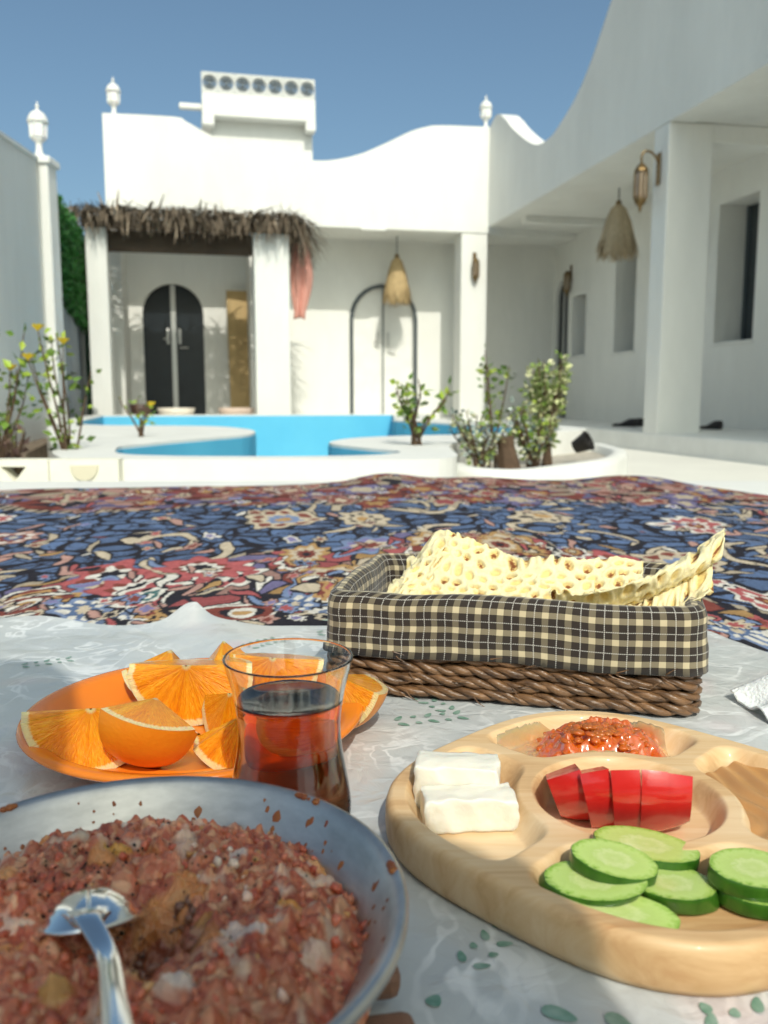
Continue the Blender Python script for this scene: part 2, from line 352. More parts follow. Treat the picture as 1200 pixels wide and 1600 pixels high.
# pool --------------------------------------------------------------
PZ = .03
def loc2(x, y): return lw(x, y)
in_pts = [(-1.045, 3.40), (-.93, 3.02), (-.726, 2.89), (-.36, 2.858), (-.05, 2.92), (.06, 3.10), (-.09, 3.36), (-.235, 3.69), (-.16, 4.10), (.0644, 4.357), (.45, 4.55), (.9, 5.0), (.94, 5.5), (.5, 6.4), (.1, 7.15), (.10, 7.6)]
inn = [tuple(p) for p in cr(in_pts, 4, False)] + [(.09, 9.85)] + [(-2.95, 9.12)] + [tuple(p) for p in cr([(-2.75, 8.3), (-2.35, 6.7), (-2.0, 6.05), (-1.48, 5.93), (-1.1, 5.75), (-.80, 5.2), (-.70, 4.6), (-.78, 4.25), (-.93, 3.85), (-1.045, 3.45)], 4, False)]
outr = [tuple(p) for p in cr([(-1.0, 2.70), (-.3, 2.70), (.05, 2.70), (.20, 2.76), (.25, 2.95), (.28, 3.6), (.55, 4.3), (1.15, 5.1), (1.25, 5.7), (.9, 6.6), (.5, 7.4), (.46, 9.4)], 4, False)] + [(.42, 10.13), (-3.1, 9.36)] + [(-3.05, 8.6), (-2.6, 7.0), (-2.1, 5.4), (-1.5, 3.9), (-1.15, 3.0)]
xy = lambda a, b, d: (a, b, d)
gh = MB(); gh.extr([(-400, -400), (400, -400), (400, 600), (-400, 600)], [outr], -.272, -.268, xy); struct(gh.build('ground', SAND, fixn=True))
gh = MB(); gh.extr([p[:2] for p in q], [outr], -.264, -.255, xy); struct(gh.build('courtyard_paving', GROUND, fixn=True))
PO = empty('swimming_pool', (0, 0, 0)); tag(PO, 'free-form swimming pool painted light blue inside a raised white surround', 'pool')
MB().extr(outr, [inn], -.27, PZ, xy).build('surround', WHITE2, PO, fixn=True)
pw = MB(); n = len(inn)
pin = np.array(inn)
pw.add([(a, b, PZ - .012) for a, b in inn] + [(a, b, -1.05) for a, b in inn], [(i, (i + 1) % n, (i + 1) % n + n, i + n) for i in range(n)])
pob = pw.build('basin_wall', POOLB, PO, fixn=True); 
sm = pob.modifiers.new('thick', 'SOLIDIFY'); sm.thickness = .008; sm.offset = 0
MB().extr(inn, [], -1.06, -1.045, xy).build('basin_floor', POOLB, PO, fixn=True)
MB().extr(inn, [], -.62, -.615, xy).build('pool_water', M('pool_water', (.75, .93, .97), .02, trans=1, ior=1.33, bump=.15, bscale=5, bdist=.02), PO, fixn=True)

# raised terrace under the rug
TER = MB().bbox(-1.75, 1.55, -3.2, 2.46, -.252, -.013, .01).build('terrace', WHITE2); struct(TER)

# patterned block kerb at left
KB = empty('patterned_block_kerb', (-.90, 2.635, -.25), R(4)); tag(KB, 'low cream kerb of pierced cement blocks left of the pool', 'kerb')
CREAM = M('cream_cement', (.80, .78, .66), .8, var=.08, vscale=14, bump=.3, bscale=60, bdist=.003)
kw = .21
for i in range(4):
    x0 = -.75 + i * kw
    tri = [(x0 + .065, .264), (x0 + kw - .069, .264), (x0 + kw / 2, .218)]
    hl = [tri] if i != 3 else []
    lo = [[(x0 + .012, .188), (x0 + .055, .188), (x0 + .034, .214)], [(x0 + kw - .06, .188), (x0 + kw - .018, .188), (x0 + kw - .038, .214)]]
    MB().extr([(x0, .005), (x0 + kw - .003, .005), (x0 + kw - .003, .285), (x0, .285)], hl + lo, 0, .07, xz).build('cement_block', CREAM, KB, fixn=True)
MB().box(-.75, .09, .072, .09, 0.005, .255).build('backing', SOIL, KB)
xk = -.75 + 3 * kw
MB().extr([(xk + kw / 2 + .042 * math.cos(t), .268 - .048 * math.sin(t)) for t in np.linspace(0, math.pi, 12)], [], -.006, .004, xz).build('half_round_relief', M('sand_cement', (.62, .58, .44), .85), KB, fixn=True)

# flower bed left, planter right
BED = MB().extr([(-2.15, 2.95), (-1.22, 2.90), (-1.6, 3.8), (-2.15, 5.2), (-2.7, 7.2), (-2.85, 7.0)], [], -.25, -.11, xy).build('flower_bed', SOIL, fixn=True); struct(BED)
PLN = empty('curved_planter', (0, 0, 0)); tag(PLN, 'low curved white planter beside the pool holding shrubs', 'planter')
pc = cr([(.27, 3.62), (.29, 3.42), (.40, 3.28), (.55, 3.27), (.79, 3.54), (1.05, 3.90), (1.28, 4.55), (1.33, 5.2)], 6, False)
tg = np.gradient(pc, axis=0); tg /= np.linalg.norm(tg, axis=1)[:, None]; nrm = np.stack([tg[:, 1], -tg[:, 0]], 1)
a_ = pc - nrm * .0; b_ = pc - nrm * .085
ring = np.zeros((len(pc), 7, 3))
for k, (off, z) in enumerate([(0, -.254), (0, -.075), (-.008, -.058), (-.03, -.05), (-.06, -.05), (-.08, -.06), (-.085, -.254)]):
    ring[:, k, :2] = pc + nrm * off; ring[:, k, 2] = z
MB().grid(ring).build('kerb', WHITE2, PLN, smooth=True, fixn=True)
MB().extr([tuple(p) for p in pc - nrm * .06] + [(.9, 5.0), (.5, 4.35), (.3, 3.7)], [], -.25, -.10, xy).build('planting_bed', M('pale_gravel_soil', (.55, .50, .42), .95, var=.4, vscale=30, bump=.8, bscale=60, bdist=.01), PLN, fixn=True)

# ------------------------------------------------------------------ courtyard things
def lantern_post(name, loc, s, label):
    t = empty(name, loc); tag(t, label, 'lantern', 'white post lanterns')
    MB().lathe([(.085, 0), (.085, .012), (.05, .03), (.030, .06), (.026, .12), (.034, .15), (.06, .165)], 16).build('stem', WHITE2, t, True).scale = (s,) * 3
    MB().lathe([(.048, .166), (.072, .19), (.078, .31), (.074, .315)], 8).build('glass', LAMPG, t).scale = (s,) * 3
    cg = MB()
    for k in range(8):
        a = k * math.pi / 4; cg.tube([(.05 * math.cos(a), .05 * math.sin(a), .166), (.0745 * math.cos(a), .0745 * math.sin(a), .19), (.0805 * math.cos(a), .0805 * math.sin(a), .315)], .005, 4)
    cg.build('cage', WHITE2, t).scale = (s,) * 3
    MB().lathe([(.092, .312), (.092, .322), (.084, .35), (.066, .385), (.036, .41), (.014, .42), (.012, .445), (.02, .455), (.008, .47), (.002, .50)], 16).build('dome', WHITE2, t, True).scale = (s,) * 3
lantern_post('post_lantern', (-2.86, 7.50, 2.18), .92, 'white domed lantern on top of the slim garden column')
x, y = lw(-4.82, .12); lantern_post('post_lantern', (x, y, 3.63), .98, 'white domed lantern on the left end of the back parapet')
x, y = lw(-.02, .11); lantern_post('post_lantern', (x, y, 3.77), .92, 'white domed lantern on the parapet corner of the two houses')

# thatched pergola in front of the black door
PG = empty('thatched_pergola', (*C0, -.25), TH); tag(PG, 'pergola roofed with dry palm thatch on white posts before the black door', 'pergola')
for x in (-5.06, -3.24):
    o = MB().bbox(x, x + (.22 if x < -5 else .40), -1.36, -1.02, 0, bz(2.06), .012).build('post', WHITE, PG)
BEAMW = M('weathered_brown_wood', (.13, .09, .06), .85, var=.45, vscale=20, stretch=(.1, 1, 1), bump=.4, bscale=40, bdist=.004)
MB().bbox(-5.1, -2.7, -1.34, -1.24, bz(2.065), bz(2.17), .01).build('beam', BEAMW, PG); MB().bbox(-5.1, -2.7, -.22, -.12, bz(2.065), bz(2.17), .01).build('beam', BEAMW, PG)
MB().bbox(-4.84, -3.25, -1.20, -1.16, bz(1.83), bz(2.062), .006).build('woven_screen', M('dark_woven_reed', (.11, .08, .055), .9, var=.5, vscale=25, stretch=(.2, 1, 6), bump=.5, bscale=60, bdist=.006), PG)
for k in range(9):
    xr = -5.05 + k * .285; MB().tube([(xr, -1.4, bz(2.19)), (xr, -.08, bz(2.19))], .022, 6).build('rafter', BEAMW, PG)
th = MB(); tc_ = []
def blade(x, y, z, L, wd, dirv, droop, c):
    d = Vector(dirv).normalized(); side = d.cross(Vector((0, 0, 1))); side = side.normalized() if side.length > .01 else Vector((1, 0, 0)); P_ = []
    for t in (0, .35, .7, 1.0):
        p = Vector((x, y, z)) + d * (L * t) + Vector((0, 0, -droop * t * t)); ww = wd * (1 - .75 * t); P_ += [p - side * ww, p + side * ww]
    th.add(P_, [(0, 1, 3, 2), (2, 3, 5, 4), (4, 5, 7, 6)]); tc_.extend([c] * 8)
pal = [np.array(c) for c in ((.27, .21, .15), (.16, .125, .085), (.40, .32, .23), (.22, .17, .12), (.10, .08, .06))]
TJ = RNG.normal(0, .05, 19)
for i in range(1800):
    x = random.uniform(-5.18, -2.72); y = random.uniform(-1.5, -.1); z = bz(2.21 + .06 * random.random())
    blade(x, y, z, random.uniform(.15, .38), random.uniform(.008, .022), (random.uniform(-1, 1), random.uniform(-1, .6), random.uniform(-.05, .25)), random.uniform(.02, .12), random.choice(pal))
for i in range(1050):
    cl = random.choice(np.linspace(-5.15, -2.72, 19) + TJ) + random.gauss(0, .05); y = -1.45 + random.gauss(0, .05); up = random.random() < .4
    blade(cl, y, bz(2.2 + .05 * random.random()), random.uniform(.06, .18), random.uniform(.006, .018), (random.uniform(-.9, .9), random.uniform(-1, .1), random.uniform(.3, 1.0) if up else random.uniform(-1.2, 0)), random.uniform(.02, .2), random.choice(pal))
for i in range(300):
    y = random.uniform(-1.5, -.2); x = -2.70 + random.gauss(0, .05)
    blade(x, y, bz(2.2), random.uniform(.15, .4), random.uniform(.006, .017), (random.uniform(-.2, 1), random.uniform(-.5, .5), random.uniform(-1.3, .1)), random.uniform(.02, .2), random.choice(pal))
o = th.build('thatch', THATCH, PG, colors=np.array(tc_)); o['kind'] = 'stuff'

# straw pendants
def pendant(name, loc, h, r, cord, mat, label):
    t = empty(name, loc); tag(t, label, 'pendant lamp', 'straw pendant lamps')
    b = MB(); n = 220
    for i in range(n * 2):
        a = random.uniform(0, 6.283); k = random.uniform(.86, 1.12); rr = r * random.uniform(.9, 1.05); inner = .93 if i >= n else 1
        P_ = []
        for u_ in (0, .12, .35, .65, 1.0):
            rad = inner * rr * (u_ ** .5 * (1 if u_ < .8 else random.uniform(.85, 1.2)) + .03); z = -h * u_ * (k if u_ > .7 else 1); ww = .012 if u_ < .9 else .003
            a2 = a + .05 * math.sin(9 * u_ + i); P_ += [(rad * math.cos(a2) - ww * math.sin(a2), rad * math.sin(a2) + ww * math.cos(a2), z), (rad * math.cos(a2) + ww * math.sin(a2), rad * math.sin(a2) - ww * math.cos(a2), z)]
        b.add(P_, [(2 * j, 2 * j + 1, 2 * j + 3, 2 * j + 2) for j in range(4)])
    b.build('straw_shade', mat, t); MB().tube([(0, 0, -.03), (0, 0, cord)], .008, 6).build('cord', DGREY, t); MB().lathe([(.01, -.04), (.035, -.02), (.03, .01), (.008, .03)], 10).build('cap', BRASS, t, True)
    MB().lathe([(.02, 0), (.05, -.03), (.05, -.09), (.02, -.12)], 10, cz=-h * .5).build('bulb', LAMPG, t, True)
x, y = lw(.72, -2.35); pendant('straw_pendant', (x, y, 2.36), .56, .21, .155, STRAWG, 'large straw pendant lamp hanging in the right-hand porch')
x, y = lw(-1.13, .60); pendant('straw_pendant', (x, y, 2.18), .62, .19, .265, STRAW, 'sunlit straw pendant lamp hanging before the white arched door')

# brass lanterns
def wall_lantern(loc, rz, s, label, arm=True):
    t = empty('wall_lantern', loc, rz); tag(t, label, 'lantern', 'brass wall lanterns')
    MB().bbox(-.035, .035, -.012, 0, -.14, .14, .008).build('back_plate', BRASS, t)
    if arm: MB().tube(cr([(0, -.01, .06), (0, -.06, .13), (0, -.13, .15), (0, -.17, .11), (0, -.17, .04)], 5, False), .010, 6).build('arm', BRASS, t); yy = -.17
    else: yy = -.075; MB().tube([(0, -.01, .02), (0, yy, .03)], .010, 6).build('arm', BRASS, t)
    MB().lathe([(.012, .05), (.03, .03), (.062, -.01), (.066, -.03)], 8, cy=yy).build('lantern_cap', BRASS, t)
    MB().lathe([(.05, -.032), (.056, -.10), (.056, -.24), (.045, -.28)], 8, cy=yy).build('amber_glass', M('amber_glass', (.34, .25, .16), .2, trans=.4), t)
    cg = MB()
    for k in range(8):
        a = k * math.pi / 4; cg.tube([(.06 * math.cos(a), yy + .06 * math.sin(a), -.03), (.062 * math.cos(a), yy + .062 * math.sin(a), -.25), (.045 * math.cos(a), yy + .045 * math.sin(a), -.29)], .006, 4)
    cg.build('cage', BRASS, t); MB().lathe([(.06, -.27), (.05, -.30), (.02, -.33), (.008, -.38)], 8, cy=yy).build('finial', BRASS, t)
    t.scale = (s,) * 3
x, y = lw(.0, -4.50); wall_lantern((x, y, 2.15), TH - math.pi / 2, .95, 'brass lantern on a curved arm on the big porch pillar')
x, y = lw(-.185, .01); wall_lantern((x, y, 2.05), TH, .8, 'brass lantern on the sunlit column between the two houses', False)
x, y = lw(1.4, .40); wall_lantern((x, y, 1.98), TH - math.pi / 2, .85, 'brass wall lantern beside the dark door in the porch corner', False)
x, y = lw(1.4, -2.97); wall_lantern((x, y, 2.02), TH - math.pi / 2, .85, 'brass wall lantern by the tall window behind the big pillar', False)

# board, towel, bowls, pots, shoes
x, y = lw(-3.30, .74); BRD = MB().bbox(-.16, .16, -.012, .012, 0, 1.78, .003).build('plywood_board', M('plywood', (.52, .37, .17), .6, var=.25, vscale=9, stretch=(1, 1, .15)), loc=(x, y, -.088), rot=(R(-6), 0, TH + R(8))); tag(BRD, 'tall yellow plywood board leaning in the thatched porch', 'board')
TWM = M('salmon_towel', (.62, .30, .24), .95, bump=.4, bscale=200, bdist=.002)
Vt = np.zeros((24, 14, 3))
for i in range(24):
    for j in range(14):
        u_ = i / 23; s = j / 13 - .5; wd = .09 + .10 * math.sin(math.pi * min(u_ * 1.1, 1)) * (1 - .3 * u_); Vt[i, j] = (s * wd * 1.5 + .015 * math.sin(4 * u_), .025 * math.sin(s * 14 + 2 * u_), -.86 * u_ - .05 * abs(s) * u_)
x, y = lw(-2.68, -1.05); tw = MB().grid(Vt).build('towel', TWM, smooth=True, loc=(x, y, 2.02), rot=(0, 0, TH)); tag(tw, 'salmon pink towel hanging from the pergola edge', 'towel')
tw.modifiers.new('thick', 'SOLIDIFY').thickness = .012
def bowl(loc, r, h, mat, label, cat='bowl', grp=None):
    pr_ = [(r * .55, 0), (r * .62, .01), (r * .9, h * .6), (r, h), (r * .94, h), (r * .84, h * .62), (r * .5, .02), (.002, .018)]
    o = MB().lathe(pr_, 24).build('clay_bowl' if cat == 'bowl' else 'clay_pot', mat, None, True, loc); tag(o, label, cat, grp)
CLW = M('white_glazed_clay', (.78, .72, .62), .5, var=.1, vscale=20); CLP = M('pinkish_clay', (.70, .55, .46), .6, var=.15, vscale=20); CLB = M('dark_brown_clay', (.08, .045, .035), .5, var=.3, vscale=15)
x, y = lw(-4.18, -.10); bowl((x, y, -.088), .24, .17, CLW, 'wide white bowl on the porch floor before the black door', grp='bowls')
x, y = lw(-3.42, -.16); bowl((x, y, -.088), .24, .17, CLP, 'wide pinkish bowl on the porch floor beside the plywood board', grp='bowls')
x, y = lw(-4.62, -.16); bowl((x, y, -.088), .13, .22, CLB, 'dark brown clay pot at the left of the porch', 'pot')
x, y = lw(-4.62, .22); bowl((x, y, -.088), .12, .21, M('mauve_clay', (.22, .11, .10), .6), 'mauve clay pot behind the dark brown pot', 'pot')
def shoe(loc, rz, mat, label):
    L = .27; k = 14; ring = np.zeros((k, 10, 3))
    for i in range(k):
        t = i / (k - 1); wd = .034 + .016 * math.sin(math.pi * (.25 + .7 * t)); hh = (.09 if t < .25 else .09 - .055 * sst(.2, .75, t)) * (1 - .7 * max(0, t - .9) * 10 * .5)
        if i in (0, k - 1): wd *= .55
        for j in range(10):
            a = j * 2 * math.pi / 10; ring[i, j] = (wd * math.cos(a), (t - .5) * L, max(0, hh * .5 + hh * .5 * math.sin(a)))
    o = MB().grid(np.concatenate([ring, ring[:, :1]], 1)).add(ring[0], [list(range(10))]).add(ring[-1], [list(range(10))[::-1]]).build('shoe', mat, None, True, loc, (0, 0, rz)); tag(o, label, 'shoe', 'shoes left on the porch')
SH = M('black_leather', (.015, .013, .014), .5)
for k, (lx, ly, rz, lab) in enumerate([(.55, -3.0, .9, 'black shoe on the porch floor behind the pillar, nearest to the pool'), (.68, -2.9, 1.2, 'black shoe in the middle of the row behind the pillar'), (.86, -2.95, 2.1, 'black shoe in the row behind the pillar, nearest to the wall'), (1.0, -3.9, .4, 'black shoe lying to the right of the big pillar')]):
    x, y = lw(lx, ly); shoe((x, y, -.092), rz, SH, lab)

# plants
def plant(name, loc, h, spread, nst, nleaf, ls, cols, label, cat='shrub', flowers=0, fcol=(.78, .60, .04), zlow=.25, grp=None):
    t = empty(name, loc); tag(t, label, cat, grp); st = MB(); lf = MB(); lc = []; tips = []
    for i in range(nst):
        a = random.uniform(0, 6.283); rr = spread * random.uniform(.3, 1); hh = h * random.uniform(.65, 1.0)
        pts = cr([(random.gauss(0, .015), random.gauss(0, .015), 0), (rr * .3 * math.cos(a), rr * .3 * math.sin(a), hh * .4), (rr * .75 * math.cos(a + .3), rr * .75 * math.sin(a + .3), hh * .75), (rr * math.cos(a + .2), rr * math.sin(a + .2), hh)], 5, False)
        st.tube(pts, np.linspace(.006, .002, len(pts)), 5); tips.append(pts)
    for i in range(nleaf):
        pts = random.choice(tips); q_ = random.uniform(zlow, 1) * (len(pts) - 1); b0 = Vector(pts[int(q_)]); d = Vector((random.gauss(0, 1), random.gauss(0, 1), random.gauss(.2, .6))).normalized()
        s = ls * random.uniform(.6, 1.3); p0 = b0 + d * random.uniform(0, .035); side = d.cross(Vector((random.gauss(0, 1), random.gauss(0, 1), random.gauss(0, 1)))).normalized(); nn = d.cross(side)
        lf.add([p0, p0 + d * s * .4 + side * s * .32 + nn * s * .08, p0 + d * s, p0 + d * s * .4 - side * s * .32 + nn * s * .08], [(0, 1, 2), (0, 2, 3)])
        c = np.array(random.choice(cols)) * random.uniform(.75, 1.3); lc += [c] * 4
    st.build('stem', BARK, t, True); lf.build('foliage', LEAF, t, colors=np.array(lc))
    for i in range(flowers):
        pts = tips[i % len(tips)]; p = pts[-1 - (i // len(tips)) * 3]; b = MB()
        for k in range(9):
            a = k * .9; r_ = .010 + .012 * (k / 9); c_, s_ = math.cos(a), math.sin(a)
            b.add([(0, 0, -.008), (r_ * c_ - .012 * s_, r_ * s_ + .012 * c_, .012), (1.2 * r_ * c_, 1.2 * r_ * s_, .02), (r_ * c_ + .012 * s_, r_ * s_ - .012 * c_, .012)], [(0, 1, 2, 3)])
        b.build('flower', M('yellow_petal', fcol, .6), t, loc=tuple(p))
    return t
GRN = [(.09, .17, .03), (.15, .24, .04), (.06, .11, .02)]; YG = [(.28, .40, .04), (.36, .46, .06), (.15, .26, .04)]; VAR = [(.50, .53, .26), (.60, .60, .36), (.28, .38, .10), (.18, .27, .06)]; GREYL = [(.30, .36, .33), (.15, .20, .19), (.45, .50, .45)]
plant('rose_bush', (-1.17, 3.22, -.12), .66, .15, 7, 150, .035, YG + GRN, 'leggy rose bush with yellow flowers in front of the slim column', 'rose bush', 3, grp='rose bushes')
plant('rose_bush', (-1.42, 3.2, -.12), .58, .13, 6, 100, .036, YG + GRN, 'rose bush with yellow blooms cut by the left picture edge', 'rose bush', 2, grp='rose bushes')
plant('rose_bush', (-1.20, 4.25, PZ), .20, .14, 5, 26, .03, YG, 'small sparse rose seedling on the white pool surround', 'rose bush', 1, grp='rose bushes')
plant('dry_grass_clump', (-1.30, 2.98, -.12), .24, .07, 26, 60, .035, [(.10, .06, .05), (.16, .10, .08)], 'dry brown tuft behind the pierced block kerb', 'grass tuft')
plant('young_rose_plant', (.13, 3.52, PZ), .31, .17, 8, 130, .036, YG + GRN, 'young leafy rose plant on the pool edge before the white door', 'rose bush', grp='rose bushes')
plant('tall_rose_shoot', (.50, 3.95, -.1), .60, .08, 4, 110, .034, GRN + YG, 'tall thin rose shoot below the sunlit column', 'rose bush', grp='rose bushes')
plant('variegated_shrub', (.76, 4.05, -.1), .52, .105, 26, 1200, .028, VAR, 'bushy cream-green variegated shrub in the curved planter', 'shrub')
plant('silver_shrub', (.40, 3.60, -.1), .27, .14, 20, 420, .026, GREYL + VAR, 'low silvery shrub at the near end of the curved planter', 'shrub')
plant('silver_shrub', (.64, 3.72, -.1), .30, .13, 20, 420, .028, GREYL + VAR + YG, 'low silvery shrub between the wood stump and the variegated shrub', 'shrub')
stm = MB().lathe([(.05, 0), (.045, .06), (.036, .12), (.04, .16), (.02, .165)], 9).build('wood_stump', BARK, None, False, (.53, 3.62, -.1), (R(4), R(-10), 0)); tag(stm, 'short brown wood stump among the silvery shrubs', 'stump')
pot = MB().lathe([(.05, 0), (.075, .11), (.082, .115), (.082, .13), (.07, .13), (.045, .02), (.002, .02)], 12).build('plastic_pot', M('black_plastic', (.015, .013, .012), .5), None, False, (.93, 4.22, -.02), (R(10), R(62), R(-20))); pot.scale = (.62,) * 3; tag(pot, 'black plastic nursery pot tipped over behind the variegated shrub', 'pot')

# ------------------------------------------------------------------ rug
cx_n = 1225
s = np.linspace(0, 1, cx_n); t = np.concatenate([np.linspace(-1.1, .78, 50, endpoint=False), np.linspace(.78, 2.55, 590)])
t = (t - t[0]) / (t[-1] - t[0])
xl, y0 = -1.40, -1.1
X0 = np.broadcast_to(xl + s * 2.55, (len(t), cx_n)); TT = np.broadcast_to(t[:, None], X0.shape)
yfar = 2.51 + .26 * np.minimum(X0 - .62, 0) + .02 * np.sin(X0 * 5 + 1) + .012 * np.sin(X0 * 13) - .5 * np.maximum(X0 - .75, 0) ** 2
Y = y0 + TT * (yfar - y0)
xr = np.minimum(.72 + .36 * (2.52 - Y), 1.5)
X = xl + (X0 - xl) * (xr - xl) / 2.55
def rug_h(x, y): return .004 * (fbm(x * 3, y * 3, 5, 2) - .5)
Z = -.0045 + rug_h(X, Y) * sst(.85, 1.1, Y)
Z += .022 * np.exp(-((X + .0) / .10) ** 2) * sst(2.05, 2.42, Y) + .010 * np.exp(-((X + .75) / .22) ** 2) * sst(1.8, 2.2, Y) + .012 * np.exp(-((X - .66) / .12) ** 2) * sst(2.1, 2.45, Y) + .006 * np.sin(X * 9) * sst(2.2, 2.5, Y)
Z -= .012 * sst(.985, 1.0, TT) - .0
AN = 1.75
navy = lin(27, 29, 42); blue = lin(84, 110, 150); lblue = lin(120, 142, 180); cream = lin(205, 188, 160); pinkb = lin(190, 145, 132); red = lin(180, 86, 88); brick = lin(132, 60, 50); ochre = lin(190, 148, 88); white = lin(226, 220, 208); lav = lin(132, 124, 172); teal = lin(60, 110, 110)
Yn = Y / AN
Xp, Yp = X, Y
X = X + .012 * (vn(X * 45, Yn * 45, 301) - .5) + .040 * (vn(X * 13, Yn * 13, 303) - .5); Y = Y + AN * (.012 * (vn(Xp * 45, Yn * 45, 305) - .5) + .036 * (vn(Xp * 13, Yn * 13, 307) - .5))
RC = np.empty(X.shape + (3,)); RC[:] = navy
wob = .05 * np.sin(X * 14) + .03 * np.sin(X * 31 + 1)
db = 1.00 + .42 * sst(-.5, .0, X) - .5 * sst(.24, .42, X) + wob        # red corner / blue field edge
dn = .955 + .06 * sst(-.3, .1, X) - .2 * sst(.2, .35, X)                     # near border edge
df = 1.74 + .16 * sst(-.7, .1, X) - .06 * sst(.3, .9, X) + .5 * wob      # far border edge
fld = (Y > db) & (Y < df); redm = (Y > dn) & (Y <= db); nb = Y <= dn; far = Y >= df
def setc(m, c): RC[m] = c
# blue field
wx = X + .02 * (vn(X * 18, Yn * 18, 3) - .5); wy = Yn + .02 * (vn(X * 18, Yn * 18, 4) - .5)
f1, f2, idv = voro(wx / .052, wy / .034, 11); m = fld & (f2 - f1 > .20); RC[m] = (blue[None] * (.75 + .5 * idv[m])[:, None])
f1, f2, idv = voro(wx / .03, wy / .03, 15); m2 = m & (f2 - f1 < .09) & (idv > .35); RC[m2] = navy * 1.6
# red corner
f1, f2, idv = voro(wx / .045, wy / .04, 21); pals = np.array([red, red * .75, brick, ochre * .8, lav * .7, pinkb * .7, red * .9, navy]); m = redm; RC[m] = pals[(idv[m] * 7.99).astype(int)]; RC[redm & (f2 - f1 < .10)] = navy * 1.2
# far border
f1, f2, idv = voro(wx / .035, wy / .025, 31); pals = np.array([pinkb * .55, brick * .8, lav * .5, navy, pinkb * .8, red * .55, cream * .55, brick * .5]); RC[far] = pals[(idv[far] * 7.99).astype(int)]
m = (far & (Y < df + .035)) | ((Y < db) & (Y > db - .02) & redm); RC[m] = np.where((np.sin(X[m] * 260) > 0)[:, None], cream * .7, navy)
Xf = X; 
ROWY = Y[:, ::49].min(1), Y[:, ::49].max(1)
def win(cx, cy, rx, ry):
    r = np.where((ROWY[1] > cy - ry) & (ROWY[0] < cy + ry))[0]
    if len(r) == 0: return None
    sl_ = slice(max(r[0] - 2, 0), r[-1] + 3); c = np.where((X[sl_].min(0) < cx + rx) & (X[sl_].max(0) > cx - rx))[0]
    return None if len(c) == 0 else (sl_, slice(c[0], c[-1] + 1))
def rosette(cx, cy, r, cols, n=8, amp=.12, rot=0, ph=0):
    wdw = win(cx, cy, r * 1.3, r * 1.3 * AN)
    if not wdw: return
    dx = (X[wdw] - cx) / r; dy = (Y[wdw] - cy) / (r * AN); c_, s_ = math.cos(rot), math.sin(rot); dx, dy = dx * c_ + dy * s_, -dx * s_ + dy * c_
    rho = np.hypot(dx, dy); a = np.arctan2(dy, dx); sub = RC[wdw]
    k = len(cols)
    for i, (lim, c) in enumerate(cols):
        Rr = lim * (1 + amp * np.cos(n * a + ph + (math.pi if i % 2 else 0) * (i > 2))); mm = rho < Rr; sub[mm] = c
def leaf(cx, cy, L, wd, rot, c, edge=navy):
    wdw = win(cx, cy, L * 1.1, L * 1.1 * AN)
    if not wdw: return
    dx = X[wdw] - cx; dy = (Y[wdw] - cy) / AN; c_, s_ = math.cos(rot), math.sin(rot); a = dx * c_ + dy * s_; b = -dx * s_ + dy * c_ + .25 * wd * np.sin(a / L * 2.5)
    ww = wd * np.clip(1 - (a / L) ** 2, 0, 1) ** .7 * (1 + .35 * a / L); sub = RC[wdw]
    sub[np.abs(b) < ww * 1.0 + .0025 * (np.abs(a) < L)] = edge; sub[(np.abs(b) < ww * .78) & (np.abs(a) < L)] = c
def vine(pts, wd, c, edge=navy):
    P_ = cr(pts, 6, False); k = len(P_)
    for ph in (0, 1):
        for i in range(k - 1):
            (x1, y1), (x2, y2) = P_[i], P_[i + 1]; wv = wd * (1 - .6 * i / k) + (.003 if ph == 0 else 0); wdw = win((x1 + x2) / 2, (y1 + y2) / 2, abs(x2 - x1) / 2 + wv * 1.5, abs(y2 - y1) / 2 + wv * 1.5 * AN)
            if not wdw: continue
            px = X[wdw] - x1; py = (Y[wdw] - y1) / AN; ex = x2 - x1; ey = (y2 - y1) / AN; tt = np.clip((px * ex + py * ey) / (ex * ex + ey * ey + 1e-9), 0, 1)
            d = np.hypot(px - tt * ex, py - tt * ey); RC[wdw][d < wv] = edge if ph == 0 else c
def pick(*a): return random.choice(a)
rr_ = random.Random(41)
def infield(x, y): 
    w_ = .05 * math.sin(x * 14) + .03 * math.sin(x * 31 + 1)
    return 1.00 + .42 * float(sst(-.5, .0, x)) - .5 * float(sst(.24, .42, x)) + w_ < y < 1.74 + .16 * float(sst(-.7, .1, x)) - .06 * float(sst(.3, .9, x))
# vines through the field
for k in range(46):
    x = rr_.uniform(-1.1, 1.0); y = rr_.uniform(.85, 1.85)
    if not infield(x, y): continue
    a = rr_.uniform(0, 6.28); tn = rr_.choice((-1, 1)) * rr_.uniform(.5, 1.0); pts = []
    px, py = x, y / AN
    for j in range(6):
        pts.append((px, py * AN)); px += .035 * math.cos(a); py += .035 * math.sin(a); a += tn
    vine(pts, rr_.uniform(.006, .0125), rr_.choice((cream, cream, pinkb * 1.1, cream * .85)))
for k in range(330):
    x = rr_.uniform(-1.15, 1.0); y = rr_.uniform(.8, 1.85)
    if infield(x, y): leaf(x, y, rr_.uniform(.012, .038), rr_.uniform(.004, .010), rr_.uniform(0, 3.14), rr_.choice((cream, cream * .8, pinkb, blue * 1.25, blue, lblue)))
fl_cols = [[(1, navy), (.93, cream), (.74, brick), (.58, cream), (.40, lblue), (.2, ochre)], [(1, navy), (.93, pinkb), (.7, white), (.55, brick), (.35, blue), (.18, cream)], [(1, navy), (.94, cream), (.6, navy), (.5, cream), (.28, ochre)], [(1, navy), (.94, white), (.78, red), (.5, white), (.36, brick), (.16, ochre)]]
